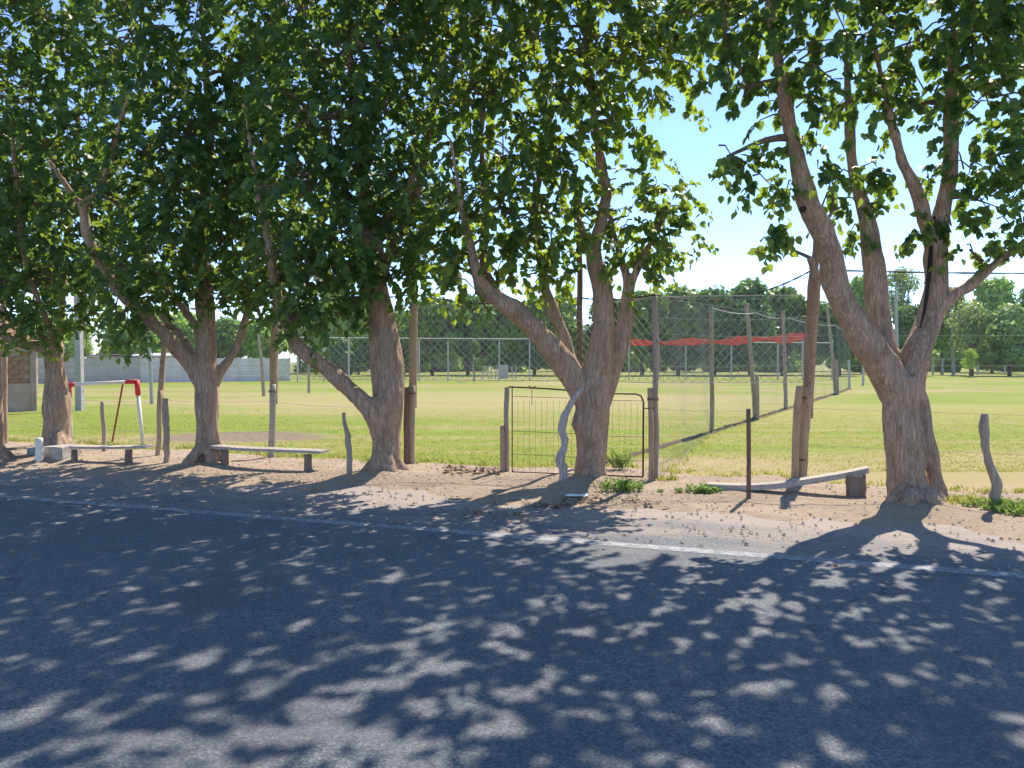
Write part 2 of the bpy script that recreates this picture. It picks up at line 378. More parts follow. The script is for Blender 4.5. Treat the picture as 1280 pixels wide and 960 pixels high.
# road: the sheet's x runs along, its y across
grid(np.array([-300, -60, -20, 0, 20, 60, 300.]), np.array([0.3, 3.8, 9.4]), lambda a, b: -0.012 + 0 * a, 'road', ROADM)  # run on past its edge; bluish asphalt stands in for blue shade on sand
lines = MB()
def road_line(n0, w, mat, name):
    us = np.concatenate([np.arange(-60, 60, 0.25)]); vs = []; fs = []
    jit = (fbm(us * 2, us * 0 + n0, 5) - 0.47) * 0.035; jit2 = (fbm(us * 2, us * 0 + n0 + 9, 8) - 0.47) * 0.035
    for k, u in enumerate(us): vs += [(u, n0 - w / 2 + jit[k], -0.008), (u, n0 + w / 2 + jit2[k], -0.008)]
    for k in range(len(us) - 1): fs.append((2 * k, 2 * k + 2, 2 * k + 3, 2 * k + 1))
    b = MB(); b.add(vs, fs); o = b.build(name, mat); o.rotation_euler = (0, 0, ROAD); tag(o, kind='structure')
road_line(6.6, 0.15, LINEW, 'edge_line'); road_line(3.82, 0.1, LINEY, 'centre_line')

TREE_SPOTS = [G(-12, 580), G(72, 573), G(258, 584), G(482, 595), G(740, 604), G(1145, 634)]
def to_un(v): return v.dot(U), v.dot(N)
SPUN = [to_un(v) for v in TREE_SPOTS]
def verge_h(u, n):
    rag = (fbm(u * 0.9, n * 0.9, 3) - 0.47)
    a = np.clip((n - 8.0 - rag * 1.9) / 0.7, -1.2, 1); b = np.clip((11.15 - n + rag * 1.7) / 0.5, -1.2, 1)
    z = -0.035 + 0.065 * np.minimum(a, b) + 0.045 * (fbm(u * 1.3, n * 1.3, 20) - 0.47) + 0.02 * (fbm(u * 6, n * 6, 31) - 0.47)
    for su, sn in SPUN:
        d2 = ((u - su) ** 2 + (n - sn + 0.1) ** 2) / 0.42 ** 2
        z = z + 0.085 * np.exp(-d2)
    return z
def gh(p):
    u, n = to_un(Vector(p)); return max(0.0, float(verge_h(np.array([u]), np.array([n]))[0]))
us = np.concatenate([np.linspace(-120, -17, 60), np.arange(-16.9, 13, 0.07), np.linspace(13.1, 90, 50)])
grid(us, np.arange(6.3, 12.3, 0.07), verge_h, 'dirt_verge', DIRT)
grid(np.linspace(-120, 90, 60), np.linspace(-60, 0.9, 40), lambda a, b: -0.03 + 0.03 * np.clip((0.9 - b) * 2, 0, 1) + 0.02 * (fbm(a, b, 4) - 0.47), 'roadside_dirt', DIRT)
# playing field
fx = np.linspace(-130, 140, 180); fy = np.concatenate([np.arange(-60, 12, 2.0), np.arange(12, 40, 0.4), np.linspace(41, 92, 40)])
A_, B_ = np.meshgrid(fx, fy)
v = np.stack([A_, B_, 0 * A_], -1).reshape(-1, 3); nn_ = v @ np.array(N)
v[:, 2] = 0.012 * (fbm(v[:, 0] * 0.5, v[:, 1] * 0.5, 9) - 0.47) - 0.004
# keep the near edge along the verge
short = nn_ < 10.2; v[short] += np.outer(10.2 - nn_[short], np.array(N)); v[short, 2] = -0.03
nu = len(fx); i = np.arange(nu - 1)[None, :] + (np.arange(len(fy) - 1) * nu)[:, None]
ff = np.stack([i, i + 1, i + nu + 1, i + nu], -1).reshape(-1, 4)
keep = ~(short[ff].all(axis=1)); ff = ff[keep].reshape(-1)
tag(np_mesh('playing_field', v, ff, 4, FIELD, smooth=True), kind='structure')
# ------------------------------------------------------------------ leaves
LV = np.array([(0, 0, 0), (0.44, 0.16, 0.06), (0.46, 0.52, 0.08), (0.0, 1.0, -0.04), (-0.46, 0.52, 0.08), (-0.44, 0.16, 0.06), (0, 0.42, -0.03)])
LF = np.array([(0, 1, 6), (1, 2, 6), (2, 3, 6), (3, 4, 6), (4, 5, 6), (5, 0, 6)])
def leaves_arrays(pos, dirs, norms, size):
    """pos, dirs (base to tip), norms: (n,3); size (n,)"""
    n = len(pos)
    d = dirs / np.linalg.norm(dirs, axis=1, keepdims=True)
    nr = norms - d * (norms * d).sum(1, keepdims=True); nr /= np.linalg.norm(nr, axis=1, keepdims=True) + 1e-9
    s = np.cross(d, nr)
    L = LV[None] * size[:, None, None]
    wid = rng.uniform(0.75, 1.1, n)[:, None]
    vv = pos[:, None] + s[:, None] * (L[..., 0] * wid)[..., None] + d[:, None] * L[..., 1:2] + nr[:, None] * L[..., 2:3]
    ff = LF[None] + (np.arange(n) * 7)[:, None, None]
    return vv.reshape(-1, 3), ff.reshape(-1)
def clump_leaves(clumps, dens, seed, size=(0.062, 0.122), twigL=0.3, dens_k=150):
    """clumps: (centre, rx, rz). returns leaf positions, dirs, normals, sizes and twig segments"""
    g = np.random.default_rng(seed); pos = []; drs = []; nms = []; sz = []; twigs = []
    for c, rx, rz, dm in clumps:
        c = np.array(c); nt_ = max(4, int(dens * dm * (rx * rx * rz) ** (2 / 3.0) * dens_k))
        q = g.normal(size=(nt_, 3)); q /= np.linalg.norm(q, axis=1, keepdims=True)
        rad = g.uniform(0.15, 1, nt_) ** 0.45
        lump = 1 + 0.25 * np.sin(q[:, 0] * 5 + c[0] * 3) * np.sin(q[:, 2] * 4 + c[2] * 2) + 0.15 * g.normal(size=nt_)
        tp = c + q * (rad * lump)[:, None] * np.array([rx, rx, rz])
        out = q * np.array([1, 1, 0.5]) + g.normal(size=(nt_, 3)) * 0.45 + np.array([0, 0, -0.25])
        out /= np.linalg.norm(out, axis=1, keepdims=True)
        for k in range(nt_):
            nl = g.integers(7, 13); L = twigL * g.uniform(0.6, 1.35)
            s = np.linspace(0.05, 1, nl); droop = np.array([0, 0, -0.35])
            pts = tp[k] + np.outer(s * L, out[k]) + np.outer(s * s * L, droop)
            side = np.cross(out[k], [0, 0, 1]); side /= np.linalg.norm(side) + 1e-6
            sg = np.where(np.arange(nl) % 2 == 0, 1, -1)[:, None]
            dd = out[k] * 0.55 + side * sg * 0.75 + np.array([0, 0, -0.65]) + g.normal(size=(nl, 3)) * 0.33
            nmv = np.array([0, 0, 1.0]) + out[k] * 0.6 + g.normal(size=(nl, 3)) * 0.42
            pos.append(pts); drs.append(dd); nms.append(nmv); sz.append(g.uniform(size[0], size[1], nl))
            twigs.append((tp[k] - out[k] * L * 0.6, tp[k], tp[k] + out[k] * L + droop * L))
    return np.concatenate(pos), np.concatenate(drs), np.concatenate(nms), np.concatenate(sz), twigs
# one shared leaf mesh for single leaf parts
def single_leaf():
    vv, ff = leaves_arrays(np.zeros((1, 3)), np.array([[0, 0, -1.0]]), np.array([[0, -1.0, 0.2]]), np.array([0.11]))
    me = bpy.data.meshes.new('leaf'); me.from_pydata(vv.tolist(), [], ff.reshape(-1, 3).tolist()); me.materials.append(LEAF); return me
LEAFME = single_leaf()

# ------------------------------------------------------------------ the mulberries
def noisy(p, s, a): return mnoise.noise(Vector(p) * s) * a
def remeshed(mb_, name, mat, parent, vox=0.022, amp=0.0105):
    me = bpy.data.meshes.new(name); o0 = Vector(parent.location)
    me.from_pydata([tuple(Vector(p) - o0) for p in mb_.v], [], mb_.f); me.update()
    tmp = bpy.data.objects.new('tmp', me); C.objects.link(tmp)
    md = tmp.modifiers.new('r', 'REMESH'); md.mode = 'VOXEL'; md.voxel_size = vox
    sm = tmp.modifiers.new('s', 'SMOOTH'); sm.iterations = 4; sm.factor = 0.6
    dg = bpy.context.evaluated_depsgraph_get()
    nm = bpy.data.meshes.new_from_object(tmp.evaluated_get(dg)); bpy.data.objects.remove(tmp); bpy.data.meshes.remove(me)
    nv = len(nm.vertices); co = np.zeros(nv * 3, np.float32); no = np.zeros(nv * 3, np.float32)
    nm.vertices.foreach_get('co', co); nm.vertices.foreach_get('normal', no)
    co = co.reshape(-1, 3); no = no.reshape(-1, 3); dsp = np.zeros(nv)
    for k in range(nv):
        x, y, z = co[k].tolist()
        dsp[k] = mnoise.noise(Vector((x * 11, y * 11, z * 2.6))) * 1.0 + mnoise.noise(Vector((x * 26, y * 26, z * 6))) * 0.55 + mnoise.noise(Vector((x * 4, y * 4, z * 3))) * 1.5
    co = co + no * (dsp * amp)[:, None]
    nm.vertices.foreach_set('co', co.astype(np.float32).ravel()); nm.update()
    nm.polygons.foreach_set('use_smooth', np.ones(len(nm.polygons), dtype=bool))
    nm.name = name; nm.materials.clear(); nm.materials.append(mat)
    o = bpy.data.objects.new(name, nm); C.objects.link(o); o.parent = parent; return o

def mulberry(base_px, d, limbs, clumps, seed, label, leafparts=0, dens=1.0, extra=None, roots=6, root_r=0.1, root_len=0.42, twigL=0.28, leafmat=None):
    """limbs: lists of (px, py, width_px, depth offset); clumps: (px, py, depth offset, rx, rz[, density])"""
    g = random.Random(seed)
    base = Vector(base_px); base.z = 0
    t = empty('mulberry_tree', base, label, 'tree', 'mulberry trees along the roadside verge')
    mb_ = MB(); ends = []
    for k, L in enumerate(limbs):
        pts = [P(x, y, d + dd) for x, y, w, dd in L]; rad = [w / 2 * (d + dd) / F for x, y, w, dd in L]
        if len(pts) > 4 and rad[-1] > .02 and pts[-1].z > 2.0: pts.append(pts[-1] + (pts[-1] - pts[-2]).normalized() * .8 + Vector((0, 0, .1))); rad.append(.012)
        pts, rad = spline(pts, rad, 0.07)
        mb_.tube(pts, rad, 14, True, 0.2, seed + k, 1.0, 2.2)
        ends.append((pts, rad))
    for k in range(roots):
        a = 2 * math.pi * k / roots + g.uniform(-0.3, 0.3); q = Vector((math.cos(a), math.sin(a), 0)); L = root_len * g.uniform(0.8, 1.25)
        b0 = base + Vector((0, 0, 0.42 if seed != 106 else 0.2)) + q * L * 0.08
        pts, rad = spline([b0, base + q * L * 0.5 + Vector((0, 0, 0.12)), base + q * L + Vector((0, 0, -0.06))], [root_r * .5, root_r * .9, root_r * 0.45], 0.05)
        mb_.tube(pts, rad, 10, True, 0.25, seed + 30 + k)
    if extra: extra(mb_)
    remeshed(mb_, 'trunk', BARK, t)
    # clumps
    cl = []
    for c in clumps:
        px, py, dd, rx, rz = c[:5]; dm = c[5] if len(c) > 5 else 1.0
        if py < 150: dm *= (.66 if px < 560 else .85)
        elif px < 560: dm *= 1.15
        cl.append((P(px, py, d + dd), rx, rz, dm))
    pos, dr, nm, sz, twigs = clump_leaves(cl, dens, seed, twigL=twigL)
    b = base
    vv, ff = leaves_arrays(pos, dr, nm, sz)
    crown = np_mesh('crown', vv - np.array(b), ff, 3, leafmat or (LEAF if seed == 105 else LEAF_SHADED), t); crown['kind'] = 'stuff'
    # branches: from the nearest limb point to each clump, then to some twigs
    bm_ = MB(); gg = random.Random(seed + 5)
    allp = [(p, r) for pts, rad in ends for p, r in zip(pts[len(pts) // 3:], rad[len(pts) // 3:])]
    tw_i = 0
    for (c, rx, rz, dm) in cl:
        c = Vector(c)
        cand = [(p, r) for p, r in allp if p.z < c.z + 0.2] or allp
        p0, r0 = min(cand, key=lambda q: (q[0] - c).length + 0.3 * abs(q[1] - 0.04))
        L = (c - p0).length
        if L > 0.25:
            mid = p0.lerp(c, 0.5) + Vector((gg.uniform(-1, 1), gg.uniform(-1, 1), gg.uniform(-0.2, 0.9))) * L * 0.1
            r1 = min(r0 * 0.7, 0.045)
            pts, rad = spline([p0, mid, c], [r1, r1 * 0.65, r1 * 0.35], 0.12)
            bm_.tube(pts, rad, 6, False, 0.2, seed)
            allp.append((c, r1 * 0.35)); allp.append((mid, r1 * 0.65))
    skip = max(1, len(twigs) // 420)
    cs = [Vector(c[0]) for c in cl]
    for k in range(0, len(twigs), skip):
        a, m_, e = [Vector(q) for q in twigs[k]]
        c = min(cs, key=lambda q: (q - m_).length)
        st = c.lerp(a, 0.25) + Vector((gg.uniform(-.1, .1), gg.uniform(-.1, .1), gg.uniform(-.1, .1)))
        bm_.tube([st, st.lerp(m_, 0.5) + Vector((0, 0, 0.05)), m_, e], [0.011, 0.009, 0.006, 0.003], 4, False)
    bm_.build('branches', TWIG, t, smooth=True)['kind'] = 'stuff'
    # single leaves that show against the sky or hang clear of the crown
    if leafparts:
        cc = np.array([c[0] for c in cl]); 
        dist = np.min(np.linalg.norm((pos[:, None, :] - cc[None]) / np.array([[c[1], c[1], c[2]] for c in cl])[None], axis=2), axis=1)
        idx = np.argsort(-dist - 0.25 * (pos[:, 1] < d))[:leafparts]
        for k in idx:
            o = bpy.data.objects.new('leaf', LEAFME); C.objects.link(o); o.parent = crown
            off = Vector((gg.uniform(-.12, .12), gg.uniform(-.12, .12), gg.uniform(-0.12, 0.02)))
            o.location = Vector(pos[k]) - b + off; o.rotation_euler = (gg.uniform(-.7, .7), gg.uniform(-.7, .7), gg.uniform(-3, 3))
            o.scale = (gg.uniform(0.7, 1.05),) * 3
    return t

def auto_clumps(seed, n, xr, yr, dr, rr, low=None):
    g = random.Random(seed); out = []
    for k in range(n):
        x = g.uniform(*xr); y = g.uniform(*yr); r = g.uniform(*rr)
        out.append((x, y, g.uniform(*dr), r, r * g.uniform(0.65, 0.9)))
    return out

# leftmost partial tree, its trunk at the picture's edge
mulberry(TREE_SPOTS[0], 12.3, [
    [(-14, 592, 34, 0), (-12, 560, 30, 0), (-10, 520, 26, 0), (-14, 470, 24, 0), (-22, 420, 20, 0.2), (-30, 360, 16, 0.3), (-34, 250, 10, 0.3)],
    [(-13, 480, 20, 0), (-40, 430, 16, -.2), (-80, 370, 12, -.4)]],
    [(-60, 340, 0, .9, .7), (-110, 300, .4, 1.1, .8), (-40, 250, -.4, 1.2, .9), (-120, 200, 0, 1.3, 1), (-20, 150, .3, 1.2, .9), (-90, 90, -.8, 1.3, .9), (-60, 0, -1.2, 1.3, .9), (10, 330, .2, .7, .6),(-150, 20, .5, 1.4, 1.)], 101,
    'gnarled tree trunk cut by the left edge of the view, beside the bench end', 0)

mulberry(TREE_SPOTS[1], 12.67, [
    [(74, 590, 37, 0), (73, 565, 33, 0), (72, 535, 31, 0), (71, 505, 31, 0), (69, 475, 25, 0), (68, 450, 23, 0), (69, 432, 22, 0)],
    [(66, 446, 17, 0), (52, 434, 15, 0), (34, 432, 12, -.1), (12, 424, 10, -.2), (-12, 400, 9, -.3), (-30, 350, 7, -.4)],
    [(72, 444, 14, 0), (73, 420, 9, .1), (78, 380, 8, .1), (84, 300, 8, 0), (95, 200, 7, -.2), (100, 100, 5, -.4)],
    [(70, 440, 12, 0), (66, 415, 8, -.2), (50, 380, 7, -.6), (30, 320, 7, -.9), (20, 220, 6, -1.2)],
    [(79, 530, 9, -.05), (81, 513, 11, -.06), (79, 497, 7, -.05)]],
    [(30, 320, 1.1, .8, .5), (110, 330, 1.2, .8, .5), (0, 250, 1.6, 1., .7), (90, 240, 1.6, 1., .7), (25, 400, -.3, .36, .24), (60, 395, -.5, .42, .3), (48, 418, -.6, .28, .2), (100, 395, -.3, .4, .26), (130, 375, .1, .45, .35), (10, 350, -.5, .6, .5),
     (70, 340, -.8, .7, .5), (120, 320, -.3, .65, .5), (20, 280, -1.1, .75, .6), (90, 260, -1.0, .8, .6), (0, 210, -.6, .9, .6, .8), (60, 190, -1.3, .8, .6, .8),
     (130, 230, -.5, .6, .5, .6), (110, 150, -1.0, .9, .7), (20, 110, -1.2, 1, .8), (90, 60, -1.4, 1.1, .8), (40, 10, -1.8, 1.1, .8), (110, -30, -1.6, 1.2, .8), (10, -90, -1.8, 1.3, .9), (90, -120, -2, 1.3, .9)],
    102, 'stubby pollarded tree with a bent left limb standing behind the grey concrete blocks', 30)

mulberry(TREE_SPOTS[2], 11.6, [
    [(259, 600, 44, 0), (259, 578, 36, 0), (260, 550, 29, 0), (259, 515, 28, 0), (258, 480, 28, 0), (258, 450, 25, 0), (258, 420, 23, 0), (257, 385, 22, 0), (255, 350, 20, -.1), (250, 300, 17, -.2), (258, 240, 14, -.3), (262, 160, 11, -.5), (255, 60, 8, -.8)],
    [(254, 480, 22, 0), (240, 458, 20, -.05), (222, 438, 19, -.15), (200, 412, 17, -.3), (180, 393, 15, -.4), (150, 365, 13, -.6), (115, 310, 12, -.9), (105, 260, 11, -1.1), (125, 235, 9, -1.3), (140, 190, 8, -1.5)],
    [(253, 428, 12, .05), (243, 405, 11, .1), (228, 385, 9, .1), (210, 365, 8, 0), (190, 330, 7, 0)],
    [(244, 452, 12, .2), (232, 428, 10, .3), (215, 408, 8, .4), (190, 385, 7, .5)],
    [(264, 486, 15, .05), (276, 464, 12, .08), (292, 440, 11, .1), (303, 412, 10, .12), (310, 390, 9, .15), (322, 365, 8, .2), (345, 320, 7, .2)],
    [(105, 262, 10, -1.1), (85, 235, 8, -1.3), (60, 200, 6, -1.6)]],
    [(200, 320, 1.0, .7, .5), (280, 320, 1.2, .7, .45), (230, 240, 1.6, .9, .7), (320, 250, 1.5, .9, .7), (150, 380, -.7, .4, .3), (185, 370, -.4, .4, .3), (165, 395, -.6, .25, .2), (210, 350, -.3, .5, .4), (140, 330, -.9, .6, .4), (205, 300, -.9, .7, .5),
     (270, 360, -.2, .4, .3), (300, 350, 0, .45, .35), (330, 345, .1, .45, .4), (285, 300, -.5, .7, .5), (150, 260, -1.3, .5, .4, .6), (220, 240, -1.1, .8, .6), (290, 230, -.9, .8, .6),
     (340, 280, -.3, .7, .5), (180, 190, -1.3, .7, .5, .7), (250, 170, -1.2, .9, .6), (320, 170, -.8, .9, .7), (200, 120, -1.5, 1, .7), (280, 90, -1.2, 1.1, .8), (350, 90, -.6, 1, .8),
     (170, 40, -1.6, 1.1, .8), (250, 10, -1.5, 1.2, .8), (340, -10, -1.2, 1.2, .8), (200, -90, -1.9, 1.3, .9), (300, -100, -1.8, 1.3, .9), (250, -190, -2, 1.3, .8), (140, -160, -2, 1.2, .8)],
    103, 'tree with a straight trunk forking three ways at the left end of the middle bench', 60)

mulberry(TREE_SPOTS[3], 10.7, [
    [(482, 612, 52, 0), (482, 592, 45, 0), (483, 565, 37, 0), (483, 540, 35, 0), (486, 510, 37, 0), (489, 480, 35, 0), (488, 450, 33, 0), (483, 420, 31, 0), (475, 385, 30, 0), (468, 350, 28, 0), (466, 310, 24, -.1), (458, 260, 19, -.3), (448, 190, 15, -.5), (440, 100, 11, -.8)],
    [(474, 545, 22, -.05), (468, 520, 24, -.1), (452, 500, 22, -.15), (430, 480, 20, -.2), (405, 458, 18, -.3), (382, 442, 17, -.4), (366, 425, 16, -.45), (358, 400, 14, -.5), (345, 360, 12, -.6), (335, 300, 10, -.8), (320, 220, 8, -1)],
    [(478, 530, 16, .0), (474, 510, 12, -.1), (469, 495, 9, -.15)],
    [(474, 500, 16, .0), (472, 460, 18, .0), (470, 420, 17, .0), (464, 380, 15, 0)],
    [(472, 360, 18, 0), (490, 310, 14, .1), (515, 260, 12, .2), (530, 200, 10, .2), (545, 120, 8, .1)],
    [(462, 300, 16, -.1), (505, 250, 9, -.5), (520, 205, 7, -.8)]],
    [(400, 310, 1.2, .6, .45), (430, 240, 1.6, .9, .6), (510, 250, 1.3, .7, .5), (375, 400, -.5, .3, .3), (395, 395, -.5, .25, .25), (350, 375, -.4, .45, .35), (420, 365, -.4, .4, .28), (440, 345, -.3, .4, .3), (400, 335, -.5, .6, .4), (450, 372, -.35, .18, .16),
     (480, 345, -.35, .38, .25), (515, 345, -.2, .35, .25), (365, 310, -.7, .7, .5), (430, 290, -.7, .7, .5), (490, 300, -.3, .6, .45), (535, 320, 0, .4, .32),
     (380, 230, -1, .8, .6), (450, 215, -.7, .7, .5, .8), (520, 240, -.2, .65, .5, .8), (550, 280, .1, .45, .4, .8), (400, 150, -1.1, 1, .7), (470, 140, -.8, .9, .7), (540, 165, 0, .7, .6, .6),
     (420, 70, -1.3, 1.1, .8), (500, 60, -.8, 1.1, .8), (560, 90, 0, .9, .7, .7), (380, -10, -1.5, 1.2, .8), (470, -20, -1.3, 1.2, .8), (550, 0, -.6, 1.1, .8), (430, -110, -1.9, 1.3, .9), (530, -100, -1.5, 1.2, .8), (480, -200, -2, 1.2, .8)],
    104, 'tree with one long low limb reaching left beside the tall spliced pole', 80, roots=7, root_len=0.36)

def burl_d(m):
    m.tube([P(726, 512, 10.02), P(725, 530, 10.0), P(727, 546, 10.02)], [0.07, 0.12, 0.07], 10, True, 0.3, 3)
mulberry(TREE_SPOTS[4], 10.07, [
    [(738, 620, 46, 0), (738, 598, 42, 0), (739, 570, 38, 0), (740, 540, 42, 0), (742, 512, 42, 0), (744, 485, 40, 0), (746, 465, 32, 0)],
    [(733, 508, 26, 0), (721, 480, 31, -.05), (703, 452, 30, -.1), (683, 428, 28, -.15), (661, 404, 27, -.2), (641, 386, 25, -.25), (622, 374, 19, -.3), (606, 358, 15, -.35), (597, 342, 12, -.4), (588, 310, 10, -.5), (578, 260, 8, -.7)],
    [(632, 380, 14, -.3), (602, 368, 12, -.3), (594, 345, 10, -.2), (588, 318, 8, -.1)],
    [(626, 374, 16, -.3), (612, 350, 11, -.1), (604, 330, 9, 0), (608, 280, 9, 0), (605, 220, 9, 0), (602, 170, 8, 0), (610, 80, 6, 0)],
    [(722, 478, 20, .1), (711, 446, 17, .2), (702, 415, 15, .25), (690, 385, 14, .3), (680, 358, 12, .3), (676, 330, 10, .2), (668, 270, 9, .1), (680, 190, 8, 0)],
    [(740, 500, 32, 0), (746, 460, 32, 0), (751, 430, 30, 0), (754, 400, 28, 0), (753, 365, 26, 0), (746, 335, 22, .0), (743, 310, 18, 0), (752, 275, 15, 0), (758, 240, 13, 0), (751, 205, 12, -.1), (745, 160, 10, -.2), (735, 80, 8, -.4)],
    [(750, 505, 28, .05), (763, 465, 26, .1), (774, 430, 23, .1), (782, 400, 20, .1), (785, 372, 18, .1), (784, 350, 13, .1), (777, 325, 9, .1), (770, 300, 8, .1)],
    [(783, 380, 12, .1), (795, 340, 9, .0), (815, 300, 8, -.1), (835, 260, 6, -.1)],
    [(744, 330, 12, 0), (733, 300, 9, .2), (715, 250, 8, .4)]],
    [(575, 345, -.4, .3, .3), (562, 320, -.2, .4, .35), (600, 300, -.3, .5, .35), (640, 315, -.2, .5, .3), (665, 335, 0, .35, .25), (690, 345, .1, .3, .22), (705, 330, .1, .35, .3, .7), (580, 260, -.4, .7, .5),
     (640, 265, -.4, .7, .5), (690, 285, -.1, .6, .45), (735, 270, 0, .4, .4, .7), (770, 300, -.1, .35, .3, .8), (795, 315, -.2, .4, .25, 1.3), (815, 305, -.2, .35, .25, 1.3), (800, 340, -.1, .2, .2), (785, 270, -.1, .4, .35, 1.2), (825, 270, -.2, .38, .32, 1.3),
     (840, 245, -.2, .34, .25), (800, 235, -.1, .35, .28, .5), (845, 290, -.2, .2, .2,.7), (770, 225, 0, .3, .3, .4), (820, 205, -.2, .3, .25, .4), (640, 205, -.5, .75, .6), (700, 210, -.3, .65, .5), (590, 190, 0, .45, .4, .5),
     (620, 130, -.4, 1, .7), (700, 130, -.5, 1, .7), (770, 150, -.2, .7, .5, .7), (805, 150, -.3, .35, .35, .5), (650, 40, -.8, 1.2, .8), (740, 50, -.8, 1.1, .8), (800, 70, -.5, .7, .6, .8), (600, -50, -1, 1.3, .9), (700, -60, -1.2, 1.3, .9),
     (780, -40, -1, 1, .8), (850, 70, -.3, .6, .45), (885, 15, -.4, .75, .5), (870, -50, -.6, .9, .6), (930, -20, -.5, .7, .5), (650, -160, -1.7, 1.2, .8), (740, -160, -1.6, 1.2, .8)],
    105, 'forked tree growing in front of the iron gate with the bleached crooked post against it', 160, dens=.85, twigL=.22, extra=burl_d, roots=5, root_len=0.27, root_r=.075)

def extra_e(m):
    pts, rad = spline([P(1177, 642, 8.5), P(1169, 600, 8.48), P(1161, 560, 8.47), P(1155, 525, 8.5), P(1149, 495, 8.55), P(1143, 468, 8.6)], [0.12, 0.088, 0.08, 0.082, 0.075, 0.06], 0.06)
    m.tube(pts, rad, 12, True, 0.25, 12)
TE = mulberry(TREE_SPOTS[5], 8.44, [
    [(1139, 655, 64, 0), (1136, 630, 53, 0), (1133, 595, 44, 0), (1130, 560, 42, 0), (1127, 525, 45, 0), (1125, 495, 48, 0), (1122, 470, 50, 0)],
    [(1122, 495, 42, 0), (1106, 462, 42, -.05), (1086, 432, 38, -.1), (1068, 405, 34, -.15), (1050, 374, 32, -.2), (1041, 345, 31, -.25), (1036, 318, 30, -.3), (1026, 288, 29, -.35), (1010, 258, 27, -.4), (1005, 230, 24, -.45), (996, 195, 20, -.5), (985, 150, 17, -.6), (970, 60, 13, -.9)],
    [(1125, 490, 36, .1), (1108, 452, 34, .15), (1101, 415, 30, .2), (1097, 380, 28, .2), (1093, 345, 26, .2), (1088, 305, 22, .2), (1083, 270, 19, .2), (1072, 235, 15, .2), (1065, 200, 13, .2), (1060, 120, 10, .1)],
    [(1136, 500, 34, .0), (1140, 462, 34, .0), (1152, 428, 32, .0), (1163, 395, 30, .05), (1168, 360, 29, .05), (1169, 325, 28, .05), (1172, 290, 24, .0), (1180, 255, 21, .0), (1187, 220, 19, -.05), (1188, 180, 17, -.1), (1190, 90, 13, -.2)],
    [(1168, 320, 20, 0), (1158, 285, 18, -.05), (1151, 255, 18, -.1), (1140, 225, 15, -.15), (1126, 195, 13, -.2), (1112, 140, 10, -.3)],
    [(1162, 412, 26, .05), (1172, 388, 22, 0), (1188, 372, 17, -.05), (1206, 360, 15, -.1), (1226, 345, 13, -.15), (1246, 328, 11, -.2), (1262, 316, 10, -.25), (1300, 292, 8, -.3)],
    [(1020, 345, 14, -.35), (1016, 332, 9, -.4), (1012, 322, 7, -.45)],
    [(1032, 300, 10, -.3), (1034, 278, 8, -.2), (1042, 262, 6, -.1)]],
    [(908, 196, -.5, .1, .07, .7), (930, 203, -.5, .16, .1, .8), (952, 215, -.5, .14, .14, .8), (975, 200, -.5, .18, .16), (985, 225, -.5, .1, .14, .6), (957, 300, -.6, .1, .07, .8), (966, 285, -.6, .06, .07, .6),
     (1018, 208, -.5, .2, .13), (1045, 222, -.2, .2, .16), (1040, 250, -.2, .14, .14, .8), (1064, 256, 0, .16, .16, .8), (1075, 278, .1, .13, .12, .8), (1095, 232, .2, .1, .1, .5), (1072, 215, .1, .2, .18, .8), (1105, 225, 0, .12, .12, .5),
     (1168, 272, -.3, .18, .1), (1150, 290, -.3, .13, .1, .6), (1190, 275, -.3, .2, .14), (1222, 250, -.3, .28, .24), (1255, 262, -.4, .32, .28), (1230, 310, -.2, .22, .2), (1212, 312, -.2, .15, .14, .6), (1262, 300, -.3, .25, .2), (1275, 235, -.4, .4, .4),
     (1210, 210, -.2, .35, .25, .8), (1160, 220, 0, .15, .15, .5), (1250, 195, -.4, .5, .35), (995, 140, -.6, .45, .3), (1080, 130, -.2, .5, .3, .7), (1150, 130, -.1, .45, .3, .6), (1220, 130, -.3, .8, .5),
     (925, 110, -.6, .4, .3, .5), (970, 70, -.9, .8, .5), (1060, 60, -.6, .9, .6), (1150, 50, -.5, .9, .6), (1240, 40, -.4, 1, .7), (910, 0, -1, .9, .6), (1000, -20, -1.2, 1, .7), (1100, -30, -1, 1.1, .7), (1200, -40, -.9, 1.1, .8),
     (1300, 60, 0, 1, .7), (1310, 180, 0, .8, .6), (1320, -40, -.4, 1.2, .8), (950, -120, -1.4, 1, .7), (1060, -140, -1.6, 1.1, .7), (1180, -160, -1.5, 1.2, .8), (1300, -150, -1.2, 1.2, .8), (1390, 30, .3, 1.1, .8), (1420, -100, 0, 1.2, .8),
     (1340, 280, .3, .5, .4), (1120, -260, -2, 1.1, .7), (1240, -270, -2, 1.1, .7)],
    106, 'massive multi-stemmed tree at the right of the bowed bench, nearest to the road', 200, dens=.72, twigL=.17, extra=extra_e, roots=6, root_len=0.36, root_r=.1)

# ------------------------------------------------------------------ poles, posts and the roadside fence
def pole_part(name, pts, rad, mat, parent, seed=0, lump=0.12, seg=10, step=0.12):
    p, r = spline([Vector(q) for q in pts], rad, step)
    p = [q + Vector((mnoise.noise(q * 1.7 + Vector((seed, 0, 0))), mnoise.noise(q * 1.7 + Vector((0, seed, 0))), 0)) * .02 for q in p]; m = MB(); m.tube(p, r, seg, True, lump, seed, 1.0, 5.0)
    o = m.build(name, mat, parent, smooth=True)
    for f in o.data.polygons:
        if len(f.vertices) > 4: f.use_smooth = False
    return o
def px_pole(name, coords_, d0, mat, parent, seed=0, lump=0.12):
    """coords_: (px, py, width_px) listed from the foot up, all at distance d0"""
    pts = [P(x, y, d0) for x, y, w in coords_]; rad = [w / 2 * d0 / F for x, y, w in coords_]
    pts[0] = pts[0] - Vector((0, 0, 0.12)); return pole_part(name, pts, rad, mat, parent, seed, lump)
